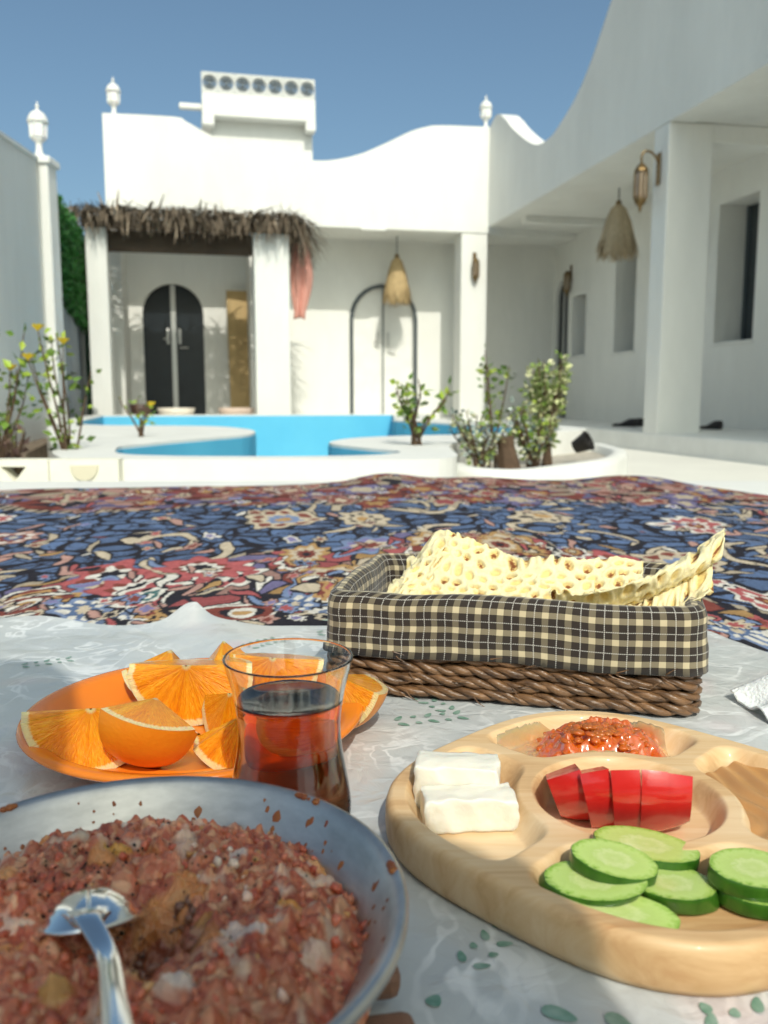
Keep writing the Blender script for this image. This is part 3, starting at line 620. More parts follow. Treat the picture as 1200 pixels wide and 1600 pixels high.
for x, y, r_, n_, ci in [(-.20, 1.63, .075, 9, 0), (-.04, 1.62, .055, 8, 2), (-.62, 1.38, .05, 8, 1), (.42, 1.2, .06, 8, 0), (.55, 1.55, .06, 9, 3), (.75, 1.45, .05, 7, 1), (.30, 1.66, .05, 8, 2), (-.75, 1.6, .06, 8, 3), (.62, 1.15, .05, 8, 1), (.44, .97, .035, 8, 3)]:
    rosette(x, y, r_, fl_cols[ci], n_, .13)
# red corner medallions
redcols = [[(1, navy), (.95, white), (.74, navy), (.68, brick), (.5, ochre), (.3, navy), (.2, cream)], [(1, navy), (.94, white), (.78, red), (.55, navy), (.46, white), (.3, teal), (.14, white)], [(1, navy), (.94, lblue), (.72, lav), (.5, cream), (.32, brick)], [(1, navy), (.95, ochre), (.7, cream), (.45, brick), (.2, navy)], [(1, red * .7), (.95, red * 1.1), (.62, brick), (.5, white), (.3, navy)]]
for k in range(90):
    x = rr_.uniform(-.75, .36); y = rr_.uniform(.96, 1.5); w_ = .05 * math.sin(x * 14) + .03 * math.sin(x * 31 + 1)
    if y < 1.00 + .42 * float(sst(-.5, .0, x)) + w_ - .03: rosette(x, y, rr_.uniform(.022, .058), rr_.choice(redcols), rr_.choice((5, 6, 8, 10)), rr_.uniform(.1, .24), 0, rr_.uniform(0, 6))
for k in range(60):
    x = rr_.uniform(-.75, .36); y = rr_.uniform(.96, 1.45); w_ = .05 * math.sin(x * 14) + .03 * math.sin(x * 31 + 1)
    if y < 1.00 + .42 * float(sst(-.5, .0, x)) + w_: leaf(x, y, rr_.uniform(.012, .03), rr_.uniform(.004, .008), rr_.uniform(0, 3.14), rr_.choice((white, red, lblue, ochre, pinkb)))
# near guard border: rotated palmettes in a row
for k, x in enumerate(np.arange(-.62, .60, .058)):
    yb = .90 + .03 * math.sin(k * 1.7) + (.05 if -.15 < x < .15 else 0) - (.06 if x > .3 else 0); c = k % 4
    if c == 0: rosette(x, yb, .034, [(1, white), (.88, brick), (.55, navy), (.45, white), (.25, ochre)], 2, .18)
    elif c == 1: rosette(x, yb, .028, [(1, navy), (.9, lblue), (.65, white), (.5, blue), (.25, cream)], 8, .2)
    elif c == 2: rosette(x, yb, .03, [(1, white), (.8, lblue * .7), (.55, white), (.4, navy)], 4, .3)
    else: rosette(x, yb, .024, [(1, ochre), (.7, navy), (.55, cream), (.3, brick)], 6, .25)
    for dy in (-.05, .045): rosette(x + .029, yb + dy, .013, [(1, rr_.choice((cream, pinkb, red, ochre))), (.5, brick)], 5, .25); leaf(x + .01, yb + dy * 1.2, .02, .005, rr_.uniform(-.6, .6), rr_.choice((white, cream, lblue)))
# far border flowers
for k in range(150):
    x = rr_.uniform(-1.35, 1.05); y = rr_.uniform(1.85, 2.55); rosette(x, y, rr_.uniform(.02, .05), rr_.choice([[(1, navy), (.9, pinkb * .8), (.6, brick), (.3, cream)], [(1, navy), (.9, lav * .7), (.5, cream * .8)], [(1, navy), (.9, brick), (.5, ochre * .8)], [(1, navy), (.9, cream * .75), (.55, red * .7)]]), 6, .2)
for k in range(900):
    x = rr_.uniform(-1.2, 1.05); y = rr_.uniform(.82, 2.5)
    if infield(x, y) and rr_.random() < .6: continue
    if rr_.random() < .5: leaf(x, y, rr_.uniform(.008, .020), rr_.uniform(.0028, .0055), rr_.uniform(0, 3.14), rr_.choice((white, cream, cream, pinkb, red, lblue, ochre, navy)))
    else: rosette(x, y, rr_.uniform(.007, .016), [(1, navy), (.85, rr_.choice((white, cream, pinkb, lblue))), (.5, rr_.choice((red, brick, navy, lav)))], rr_.choice((4, 5, 6)), .25, 0, rr_.uniform(0, 6))
RC = RC * .86 + RC.mean(-1, keepdims=True) * .10 + np.array([.34, .29, .26]) * .05
RC = np.clip(RC * (.86 + .28 * vn(X * 230, Y * 150, 9))[..., None], 0, 1)
RUGM = M('wool_rug', (.3, .3, .3), .95, attr='col', var=.25, vscale=260, bump=.5, bscale=380, bdist=.004, spec=.1)
Vr = np.stack([Xp, Yp, Z], -1)
rug = grid_mesh('persian_rug', Vr, RUGM, None, RC); tag(rug, 'large oriental rug of navy, red and cream florals spread over the terrace', 'rug')

# ------------------------------------------------------------------ plastic table cloth
def cloth_h(x, y):
    a = .0024 * (fbm(x * 9 + 3, y * 9, 40, 3) - .5) + .0016 * np.abs(vn(x * 22 + y * 8, y * 26, 44) - .5) - .0012 * np.abs(fbm(x * 34, y * 22, 47, 2) - .5)
    flat = 1 - .75 * np.exp(-(((x - .11) / .2) ** 2 + ((y - .5) / .22) ** 2))
    a = a * flat
    le = sst(.3, -.1, x - .0) * sst(.55, .8, y)
    a += le * .006 * np.maximum(0, np.sin(x * 21 + y * 13 + 2 * vn(x * 5, y * 5, 8))) ** 2
    a += .017 * np.exp(-np.where(x < -.187, np.abs(x + .187) / .045, np.abs(x + .187) / .014) ** 1.25) * sst(.80, .858, y) * (.85 + .3 * vn(x * 60, y * 30, 12)) + .007 * np.exp(-((x + .33) / .05) ** 2) * sst(.78, .85, y)
    return a + .0012
nu, nvv = 430, 380
s = np.linspace(0, 1, nu); t = np.concatenate([np.linspace(0, .3, 40, endpoint=False), np.linspace(.3, 1, nvv - 40)])
xl, y0 = -.80, -.45
X0 = np.broadcast_to(xl + s * 1.11, (nvv, nu)); TT = np.broadcast_to(t[:, None], X0.shape)
yf = .838 + .012 * np.sin(X0 * 11 + .5) + .006 * np.sin(X0 * 29) + .015 * np.exp(-((X0 + .187) / .02) ** 2)
Yc = y0 + TT * (yf - y0); xrc = .305 + (.83 - Yc) * .37
Xc = xl + (X0 - xl) * (xrc - xl) / 1.11
Zc = cloth_h(Xc, Yc)
def cloth_mat():
    m = M('printed_plastic_sheet', (.5, .52, .52), .28, coat=.35); n = m.node_tree.nodes; l = m.node_tree.links; p = n['Principled BSDF']
    tc = n.new('ShaderNodeTexCoord')
    def ns(sc, det=4, dist=0):
        t_ = n.new('ShaderNodeTexNoise'); t_.inputs['Scale'].default_value = sc; t_.inputs['Detail'].default_value = det; t_.inputs['Distortion'].default_value = dist; l.new(tc.outputs['Object'], t_.inputs[0]); return t_
    def ramp(src, st):
        r_ = n.new('ShaderNodeValToRGB'); e = r_.color_ramp.elements
        while len(e) < len(st): e.new(.5)
        for k, (pos, c) in enumerate(st): e[k].position = pos; e[k].color = (*c, 1)
        l.new(src, r_.inputs[0]); return r_
    def mix(a, b, f):
        x_ = n.new('ShaderNodeMix'); x_.data_type = 'RGBA'
        l.new(a, x_.inputs[6]); l.new(b, x_.inputs[7]); l.new(f, x_.inputs[0]); return x_.outputs[2]
    base = ramp(ns(7).outputs[0], [(.3, (.44, .47, .48)), (.55, (.55, .57, .56)), (.72, (.58, .53, .52))])
    wv = ns(16, 2, 2.2); band = ramp(wv.outputs[0], [(.47, (0, 0, 0)), (.50, (1, 1, 1)), (.53, (1, 1, 1)), (.56, (0, 0, 0))])
    msk = ramp(ns(9, 2).outputs[0], [(.45, (0, 0, 0)), (.62, (.8, .8, .8))]); mm = n.new('ShaderNodeMath'); mm.operation = 'MULTIPLY'
    l.new(band.outputs[0], mm.inputs[0]); l.new(msk.outputs[0], mm.inputs[1])
    wc = n.new('ShaderNodeRGB'); wc.outputs[0].default_value = (.82, .83, .82, 1)
    c1 = mix(base.outputs[0], wc.outputs[0], mm.outputs[0]); 
    pk = n.new('ShaderNodeRGB'); pk.outputs[0].default_value = (.62, .46, .46, 1); pm = ramp(ns(11, 1).outputs[0], [(.62, (0, 0, 0)), (.75, (.6, .6, .6))])
    l.new(mix(c1, pk.outputs[0], pm.outputs[0]), p.inputs['Base Color'])
    b = n.new('ShaderNodeBump'); b.inputs['Strength'].default_value = .5; b.inputs['Distance'].default_value = .003; l.new(ns(55, 3, 1.0).outputs[0], b.inputs['Height'])
    l.new(b.outputs[0], p.inputs['Normal']); l.new(b.outputs[0], p.inputs['Coat Normal']); return m
cloth = grid_mesh('plastic_tablecloth', np.stack([Xc, Yc, Zc], -1), cloth_mat()); tag(cloth, 'wrinkled pale plastic tablecloth with green leaf print spread on the rug', 'tablecloth')
# printed leaves (flat print that follows the wrinkles)
pr_m = MB(); rr_ = random.Random(5)
def print_leaf(x, y, L, wd, a):
    n_ = 14; P_ = [(x, y)]
    for k in range(n_):
        tt = k / n_ * 2 * math.pi; u_ = L * math.cos(tt); v_ = wd * math.sin(tt) * (1 - .35 * math.cos(tt)); P_.append((x + u_ * math.cos(a) - v_ * math.sin(a), y + u_ * math.sin(a) + v_ * math.cos(a)))
    P_ = np.array(P_); z = cloth_h(P_[:, 0], P_[:, 1]) + .0006
    pr_m.add(np.c_[P_, z], [(0, k + 1, (k + 1) % n_ + 1) for k in range(n_)])
def sprig(x, y, a, sc=1):
    for k in range(5):
        px, py = x + math.cos(a) * k * .011 * sc, y + math.sin(a) * k * .011 * sc
        for sg in (-1, 1): print_leaf(px + sg * .006 * sc * -math.sin(a), py + sg * .006 * sc * math.cos(a), (.0026 if k % 2 else .0045) * sc, (.002 if k % 2 else .0022) * sc, a + sg * .8)
for x, y, a, sc in [(.012, .575, .3, 1), (.045, .60, 2.2, .9), (-.03, .60, 1.2, .9), (.035, .318, .9, .8), (.10, .27, .4, 1.0), (.2, .27, 2.5, 1), (-.06, .80, .2, 1), (-.02, .83, 2.5, 1), (-.12, .74, 1, .9), (.29, .62, 1.1, 1), (.28, .75, 2, 1), (.03, .48, .7, .8), (-.3, .70, .5, .8)]:
    sprig(x, y, a, sc)
for k in range(16):
    print_leaf(rr_.uniform(-.05, .3), rr_.uniform(.22, .32), rr_.uniform(.0022, .0034), rr_.uniform(.002, .003), rr_.uniform(0, 3))
for x, y, a in [(.064, .288, -.5), (.085, .283, -1.0), (.15, .262, -.3), (.03, .272, .6)]: print_leaf(x, y, .0068, .0036, a)
o = pr_m.build('leaf_print', M('green_print_ink', (.10, .24, .17), .35, vcol=(.30, .42, .36), vscale=130, coat=.3), cloth); o['kind'] = 'stuff'

# ------------------------------------------------------------------ pan, omelette, spoon, trivet
ALU = M('scuffed_aluminium', (.68, .66, .62), .46, metal=1, var=.35, vscale=35, stretch=(1, 1, 3), bump=.12, bscale=130, bdist=.001)
TRV = M('reddish_wood', (.25, .125, .075), .5, var=.4, vscale=30, stretch=(.25, 1, 1), bump=.2, bscale=90, bdist=.001)
PX, PY = -.091, .278
TR = empty('wooden_trivet', (PX - .002, PY, .003), R(10)); tag(TR, 'reddish wooden slatted trivet under the aluminium pan', 'trivet')
for k in (-1, 0, 1):
    b = MB().bbox(-.100, .100, -.0075 + k * .032, .0075 + k * .032, .0035, .0155, .004).build('slat', TRV, TR)
for k in (-1, 1): MB().bbox(-.005 + k * .06, .005 + k * .06, -.05, .05, 0, .0034, .0012).build('cross_bar', TRV, TR)
PAN = empty('aluminium_pan', (PX, PY, .0187)); tag(PAN, 'round scuffed aluminium pan of omelette in the shaded near corner', 'pan')
MB().lathe([(.002, 0), (.070, 0), (.0755, .002), (.080, .008), (.0945, .0285), (.0965, .0305), (.0985, .0315), (.0995, .0305), (.0995, .0335), (.0975, .0345), (.0945, .0325), (.0925, .030), (.0785, .010), (.074, .0045), (.069, .0028), (.002, .0028)], 96, caps=False).build('pan_body', ALU, PAN, True)
MB().tube([(-.093, .012, .024), (-.112, .012, .030), (-.112, -.022, .030), (-.093, -.022, .024)], .003, 8).build('loop_handle', ALU, PAN, True)
SAUCE = M('dried_sauce', (.25, .05, .015), .35, vcol=(.38, .14, .03), vscale=120)
def on_wall(a, u_): r_ = .0795 + .0135 * u_; z = .0105 + .0197 * u_; return np.array([r_ * math.cos(a), r_ * math.sin(a), z])
sp = MB()
for k in range(70):
    a = rr_.uniform(-.3, 3.3); u_ = rr_.uniform(.15, .98); s_ = abs(rr_.gauss(0, .0007)) + .0004; c = on_wall(a, u_)
    n_ = 8; nrm_ = np.array([-math.cos(a) * .82, -math.sin(a) * .82, .57]); tg_ = np.array([-math.sin(a), math.cos(a), 0]); bt = np.cross(nrm_, tg_)
    P_ = [c + nrm_ * .0009] + [c + nrm_ * .00035 + (tg_ * math.cos(j * 2 * math.pi / n_) * s_ * rr_.uniform(.7, 1.3) + bt * math.sin(j * 2 * math.pi / n_) * s_ * rr_.uniform(.8, 1.9)) for j in range(n_)]
    sp.add(P_, [(0, j + 1, (j + 1) % n_ + 1) for j in range(n_)])
for a, sz in ((.93, .006), (.22, .003), (2.35, .0025)):
    for k in range(9):
        aa = a + rr_.gauss(0, sz * 6); c = np.array([.0965 * math.cos(aa), .0965 * math.sin(aa), .0335]); s_ = rr_.uniform(.0010, .0024)
        sp.lathe([(.0002, s_ * .7), (s_ * .7, s_ * .45), (s_, 0), (s_ * .6, -s_ * .6)], 8, c[0], c[1], c[2])
o = sp.build('sauce_splash', SAUCE, PAN, True); o['kind'] = 'stuff'
# omelette
OM = empty('tomato_omelette', (PX, PY, .0187 + .0065)); tag(OM, 'crumbly reddish tomato and egg omelette filling the pan', 'omelette')
def om_h(x, y):
    r_ = np.hypot(x, y); h = .0155 * (1 - sst(.050, .090, r_)) + .009 * (fbm(x * 42, y * 42, 61, 4) - .5) + .0085
    cav = np.exp(-(((x - .012) / .020) ** 2 + ((y + .012) / .017) ** 2)); return np.maximum(h - .016 * cav, .0005)
ng = 560; aa = np.arange(ng) * 2 * math.pi / (ng - 1); rr0 = np.linspace(0.001, .0882, 230)
GX = rr0[:, None] * np.cos(aa); GY = rr0[:, None] * np.sin(aa); GZ = om_h(GX, GY)
ox = GX + .004 * (vn(GX * 160, GY * 160, 81) - .5); oy = GY + .004 * (vn(GX * 160, GY * 160, 82) - .5)
c1, c1b, i1 = voro(ox / .0090, oy / .0090, 83); c2, c2b, i2 = voro(ox / .0030, oy / .0030, 84); c3, c3b, i3 = voro(ox / .0015, oy / .0015, 85)
GZ = GZ + .0072 * (.75 - c1) * (.2 + 1.1 * i1) + .0020 * (.6 - c2) * (.4 + i2) + .0010 * (.5 - c3); GZ[-1] = -.0005
OMM = M('omelette_crumb', (.4, .1, .05), .30, attr='col', var=.15, vscale=350, bump=.6, bscale=700, bdist=.001, coat=.25, sss=.2, sssr=(.004, .0015, .0006), spec=.5)
nz_ = fbm(GX * 70, GY * 70, 71, 3); big = fbm(GX * 28 + 4, GY * 28, 73, 3)
pal_o = np.array([(.66, .19, .085), (.74, .29, .14), (.54, .115, .05), (.68, .22, .11), (.82, .42, .23), (.44, .09, .04), (.62, .16, .07), (.72, .26, .13)])
cb = pal_o[(i2 * 7.99).astype(int)] * (.72 + .5 * nz_[..., None]) * (.8 + .3 * i3[..., None])
def blend(c_, msk): 
    global cb
    cb = cb * (1 - msk[..., None]) + np.array(c_) * msk[..., None]
blend((.84, .62, .46), .75 * sst(.60, .72, fbm(ox * 75 + 9, oy * 75, 74, 3)) * (i1 > .45)); blend((.78, .33, .07), .6 * sst(.68, .76, fbm(ox * 60 + 3, oy * 60 + 7, 76, 3)))
for ex, ey, er, ec in [(-.012, .036, .008, (.78, .40, .03)), (-.03, .042, .007, (.80, .66, .52)), (.035, .030, .006, (.82, .70, .60)), (.045, -.016, .009, (.82, .70, .62)), (.058, .002, .007, (.80, .38, .07)), (.03, -.003, .006, (.74, .33, .05)), (-.055, .03, .007, (.78, .60, .48)), (-.06, -.03, .008, (.76, .56, .44)), (.03, -.04, .008, (.80, .66, .56)), (-.005, -.045, .008, (.66, .38, .1))]:
    dd = np.hypot(GX - ex, (GY - ey) * 1.5) / (er * .72) + 1.0 * (fbm(GX * 200, GY * 200, 79, 2) - .5); mk = 1 - sst(.75, 1.0, dd); blend(ec, .75 * mk); GZ += .0012 * mk
cavm = np.exp(-(((GX - .012) / .020) ** 2 + ((GY + .012) / .017) ** 2)); blend((.15, .055, .03), .7 * cavm); cb *= (.6 + .8 * big[..., None])  # hollow beside the spoon painted darker brown, its shadow put into the colour
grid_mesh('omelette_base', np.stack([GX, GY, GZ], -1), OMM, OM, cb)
bm = bmesh.new(); bmesh.ops.create_icosphere(bm, subdivisions=2, radius=1); IV = np.array([v.co[:] for v in bm.verts]); IF = [[v.index for v in f.verts] for f in bm.faces]; bm.free()
bm = bmesh.new(); bmesh.ops.create_icosphere(bm, subdivisions=1, radius=1); IV1 = np.array([v.co[:] for v in bm.verts]); IF1 = [[v.index for v in f.verts] for f in bm.faces]; bm.free()
lm = MB(); lcol = []
OC = [(.66, .175, .09), (.72, .25, .13), (.60, .13, .065), (.68, .20, .11), (.78, .34, .19), (.54, .11, .055)]
def lump(x, y, z, s_, c, sq=1, hi=False):
    V_ = (IV if hi else IV1).copy(); nn = V_ * (1 + .85 * (RNG.random((len(V_), 1)) - .5)); e = np.array(Euler((random.uniform(0, 6), random.uniform(0, 6), random.uniform(0, 6))).to_matrix())
    nn = nn * np.array([1, random.uniform(.6, 1), random.uniform(.55, .95)]); lm.add((nn @ e.T) * s_ * np.array([1, 1, sq]) + np.array([x, y, z]), IF if hi else IF1); lcol.extend([np.array(c) * random.uniform(.8, 1.2)] * len(V_))
for i in range(1300):
    r_ = .0862 * math.sqrt(random.random()); a = random.uniform(0, 6.283); x, y = r_ * math.cos(a), r_ * math.sin(a)
    cavd = math.hypot((x - .012) / 1.2, y + .012); c = random.choice(OC); v_ = float(vn(x * 55, y * 55, 77))
    if v_ > .68 and random.random() < .65: c = random.choice([(.78, .52, .40), (.80, .62, .48), (.70, .36, .13), (.74, .42, .18)])
    if cavd < .020: c = (.20, .085, .05) if random.random() < .6 else (.3, .11, .06)  # crumbs in the hollow carry the same painted shadow tone
    s_ = random.choice((.0006, .0008, .0010, .0013, .0017, .0024)) * (1.1 if v_ > .6 else 1)
    lump(x, y, float(om_h(x, y)) + s_ * random.uniform(.2, .9) + .0006, s_, c)
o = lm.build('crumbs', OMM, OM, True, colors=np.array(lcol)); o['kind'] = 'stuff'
# black pepper specks
pm_ = MB()
for i in range(260):
    x = random.gauss(-.01, .03); y = random.gauss(.015, .025)
    if math.hypot(x, y) < .075: s_ = random.uniform(.0003, .0007); pm_.add(IV1 * s_ + np.array([x, y, float(om_h(x, y)) + .0028 + random.uniform(-.001, .001)]), IF1)
o = pm_.build('pepper_specks', M('black_pepper', (.02, .015, .012), .8), OM); o['kind'] = 'stuff'

# spoon
CHR = M('polished_steel', (.78, .78, .77), .13, metal=1, bump=.03, bscale=200, bdist=.0005)
SPN = empty('serving_spoon', (0, 0, 0)); tag(SPN, 'polished steel spoon lying back-up in the omelette', 'spoon')
bc = np.array([-.1035, .2835, .0545]); hd = np.array([.030, -.095, .040]); hd = hd / np.linalg.norm(hd)     # bowl axis
sd = np.cross(np.array([0, 0, 1.0]), hd); sd /= np.linalg.norm(sd); upv = np.cross(hd, sd)
na, nr = 48, 18; Vb = np.zeros((nr, na, 3))
for i in range(nr):
    rho = i / (nr - 1) + .0005
    for j in range(na):
        a = j * 2 * math.pi / na; l_ = rho * (math.cos(a) * .0275); wv = rho * math.sin(a) * .0205 * (1 - .10 * math.cos(a)); z = -.0095 * rho ** 2.2 - .004 * (1 - math.cos(a)) * .5 * rho ** 2
        Vb[i, j] = bc + hd * l_ + sd * wv + upv * z
bw_ = MB(); Vc = np.concatenate([Vb, Vb[:, :1]], 1); bw_.grid(Vc); o = bw_.build('bowl', CHR, SPN, True, fixn=True); sm = o.modifiers.new('thick', 'SOLIDIFY'); sm.thickness = .0014; sm.offset = -1
hpts = np.array([bc + hd * .019 - upv * .0052, bc + hd * .0245 - upv * .0062, bc + hd * .030 - upv * .0055, (-.0835, .240, .0585), (-.0735, .215, .0640), (-.062, .185, .0690), (-.049, .150, .0730), (-.037, .117, .0760), (-.030, .098, .0772), (-.0292, .096, .0773)])
hwid = [.0085, .0058, .0040, .0034, .0036, .0044, .0054, .0064, .0062, .002]; hcur = cr(hpts, 4, False); hw_ = np.interp(np.linspace(0, 1, len(hcur)), np.linspace(0, 1, len(hwid)), hwid)
Hs = np.zeros((len(hcur), 10, 3))
for i in range(len(hcur)):
    for j in range(10):
        a = j * 2 * math.pi / 10; Hs[i, j] = hcur[i] + sd * hw_[i] * math.cos(a) + upv * (.0012 * math.sin(a) + .0005 * abs(math.cos(a)))
hb = MB().grid(np.concatenate([Hs, Hs[:, :1]], 1)); hb.build('handle', CHR, SPN, True, fixn=True)

# ------------------------------------------------------------------ plate with orange wedges
PLM = M('orange_plastic', (.80, .22, .015), .22, coat=.3, sss=.15, sssr=(.01, .003, .001), var=.06, vscale=10)
LX, LY, LR = -.1215, .538, .108
PLT = MB().lathe([(.002, .0015), (.058, .0015), (.066, 0), (.070, .0005), (.072, .003), (LR - .010, .0165), (LR - .002, .0195), (LR, .0215), (LR - .001, .0235), (LR - .004, .0240), (LR - .012, .0215), (.082, .0085), (.076, .0065), (.0745, .0072), (.072, .0058), (.058, .0052), (.0575, .0058), (.056, .0050), (.002, .0048)], 96, caps=False).build('orange_plate', PLM, None, True, (LX, LY, .0025)); tag(PLT, 'round shallow orange plastic plate holding orange wedges', 'plate')
def flesh_mat():
    m = M('orange_flesh', (.9, .35, .02), .22, sss=.5, sssr=(.012, .005, .001), coat=.5); n = m.node_tree.nodes; l = m.node_tree.links; p = n['Principled BSDF']
    tc = n.new('ShaderNodeTexCoord'); ln = n.new('ShaderNodeVectorMath'); ln.operation = 'LENGTH'; l.new(tc.outputs['Object'], ln.inputs[0])
    nm = n.new('ShaderNodeVectorMath'); nm.operation = 'NORMALIZE'; l.new(tc.outputs['Object'], nm.inputs[0])
    t1 = n.new('ShaderNodeTexNoise'); t1.inputs['Scale'].default_value = 7; t1.inputs['Detail'].default_value = 3; l.new(nm.outputs[0], t1.inputs[0])
    t2 = n.new('ShaderNodeTexNoise'); t2.inputs['Scale'].default_value = 26; t2.inputs['Detail'].default_value = 3; t2.inputs['Distortion'].default_value = .6; vs = n.new('ShaderNodeVectorMath'); vs.operation = 'MULTIPLY_ADD'; vs.inputs[1].default_value = (9, 9, 9); l.new(tc.outputs['Object'], vs.inputs[0]); l.new(nm.outputs[0], vs.inputs[2]); l.new(vs.outputs[0], t2.inputs[0])
    ad = n.new('ShaderNodeMath'); ad.operation = 'ADD'; l.new(t1.outputs[0], ad.inputs[0]); l.new(t2.outputs[0], ad.inputs[1])
    r1 = n.new('ShaderNodeValToRGB'); e = r1.color_ramp.elements; e[0].position = .35; e[0].color = (.74, .20, .004, 1); e[1].position = .68; e[1].color = (.96, .47, .03, 1); e.new(.5).color = (.88, .31, .006, 1)
    hf = n.new('ShaderNodeMath'); hf.operation = 'MULTIPLY'; hf.inputs[1].default_value = .5; l.new(ad.outputs[0], hf.inputs[0]); l.new(hf.outputs[0], r1.inputs[0])
    ra = n.new('ShaderNodeMath'); ra.operation = 'MULTIPLY_ADD'; ra.inputs[1].default_value = .0035; l.new(t2.outputs[0], ra.inputs[0]); l.new(ln.outputs['Value'], ra.inputs[2])
    r2 = n.new('ShaderNodeValToRGB'); e = r2.color_ramp.elements; e[0].position = .0; e[0].color = (1, 1, 1, 1); e[1].position = 1; e[1].color = (1, 1, 1, 1)
    mr = n.new('ShaderNodeMapRange'); mr.inputs[1].default_value = 0; mr.inputs[2].default_value = .0416; l.new(ra.outputs[0], mr.inputs[0])
    for pos, v_ in ((.085, 1), (.125, 0), (.855, 0), (.885, 1)): q_ = e.new(pos); q_.color = (v_,) * 3 + (1,)
    l.new(mr.outputs[0], r2.inputs[0])
    mx = n.new('ShaderNodeMix'); mx.data_type = 'RGBA'; l.new(r2.outputs[0], mx.inputs[0]); l.new(r1.outputs[0], mx.inputs[6]); mx.inputs[7].default_value = (.90, .68, .33, 1); l.new(mx.outputs[2], p.inputs['Base Color'])
    b = n.new('ShaderNodeBump'); b.inputs['Strength'].default_value = .8; b.inputs['Distance'].default_value = .0018; l.new(ad.outputs[0], b.inputs['Height']); l.new(b.outputs[0], p.inputs['Normal']); return m
FLESH = flesh_mat(); PEEL = M('orange_peel', (.80, .27, .012), .38, bump=.35, bscale=420, bdist=.0008, vcol=(.72, .20, .008), vscale=40, sss=.2, sssr=(.006, .002, .001))
RO = .0385
def wedge_meshes(dih, lat0, lat1):
    nl, nt_ = 26, 18; la = np.linspace(lat0, lat1, nl); lo = np.linspace(-dih / 2, dih / 2, nt_); LA, LO = np.meshgrid(la, lo, indexing='ij')
    dirs = np.stack([np.cos(LA) * np.cos(LO), np.cos(LA) * np.sin(LO), np.sin(LA)], -1)
    pe = MB(); pe.grid(dirs * RO); 
    fl_ = MB(); nr_ = 14; rad = np.linspace(.02, 1, nr_)
    for lo_ in (-dih / 2, dih / 2):
        d = np.stack([np.cos(la) * math.cos(lo_), np.cos(la) * math.sin(lo_), np.sin(la)], -1); fl_.grid((rad[:, None, None] * d[None]) * RO * .999)
    for la_ in (lat0, lat1):
        if abs(abs(la_) - math.pi / 2) > .05:
            d = np.stack([math.cos(la_) * np.cos(lo), math.cos(la_) * np.sin(lo), np.full(nt_, math.sin(la_))], -1); fl_.grid((rad[:, None, None] * d[None]) * RO * .999)
    return pe, fl_
wm = {}
for nm_, (d_, l0, l1) in dict(oct=(R(88), R(2), R(86)), quarter=(R(80), R(-80), R(80)), slim=(R(62), R(0), R(86))).items():
    a_, b_ = wedge_meshes(d_, l0, l1); wm[nm_] = (a_, b_, {'oct': R(40), 'quarter': 0, 'slim': R(40)}[nm_])
wcache = {}
def wedge(kind, x, y, z, down, spin, label, sc=1):
    """down: direction in which the middle of the peel points; spin: turn about that direction; (x,y,z) is the inner tip"""
    pe, fl_, latc = wm[kind]
    t = empty('orange_wedge', (x, y, z)); tag(t, label, 'orange wedge', 'orange wedges on the plate')
    if kind not in wcache: wcache[kind] = (pe.build('peel', PEEL, t, True, fixn=True), fl_.build('flesh', FLESH, t, False))
    else:
        for o_ in wcache[kind]: c = o_.copy(); COL.objects.link(c); c.parent = t
    own = Vector((math.cos(latc), 0, math.sin(latc))); per = Vector((-math.sin(latc), 0, math.cos(latc))); dn_ = Vector(down).normalized(); ax = Vector(spin); ax = (ax - dn_ * ax.dot(dn_)).normalized()
    A0 = Matrix((own, per, own.cross(per))).transposed(); A1 = Matrix((dn_, ax, dn_.cross(ax))).transposed(); t.rotation_mode = 'QUATERNION'; t.rotation_quaternion = (A1 @ A0.inverted()).to_quaternion(); t.scale = (sc,) * 3
zf = .0088
wedge('quarter', -.172, .487, zf + .035, (-.22, .45, -.89), (-.90, -.34, .12), 'orange wedge at the left of the plate, its cut face toward the pan')
wedge('oct', -.137, .500, zf + .037, (.02, -.85, -.62), (1, 0, .25), 'orange wedge with its pointed tip up and peel facing the pan', 1.05)
wedge('quarter', -.083, .487, zf + .031, (.38, .48, -.78), (1, .1, .22), 'orange wedge with a round cut face just left of the tea glass', .95)
wedge('quarter', -.131, .553, zf + .040, (.05, .62, -.78), (1, -.1, .05), 'large orange wedge standing in the middle of the plate', 1.08)
wedge('slim', -.098, .528, zf + .030, (.1, .7, -.7), (1, .2, .3), 'small orange wedge tucked behind the one beside the glass')
wedge('oct', -.116, .606, zf + .042, (.1, -.3, -1), (1, .4, 0), 'orange wedge at the far edge of the plate')
wedge('quarter', -.078, .580, zf + .036, (.1, .6, -.8), (1, -.25, .1), 'orange wedge seen through the rim of the tea glass')
wedge('slim', -.034, .560, zf + .032, (.75, .1, -.65), (.2, 1, .1), 'orange wedge at the right end of the plate behind the glass')
wedge('oct', -.150, .590, zf + .040, (-.2, .1, -1), (.5, 1, 0), 'orange wedge behind the large middle wedge, tip up')

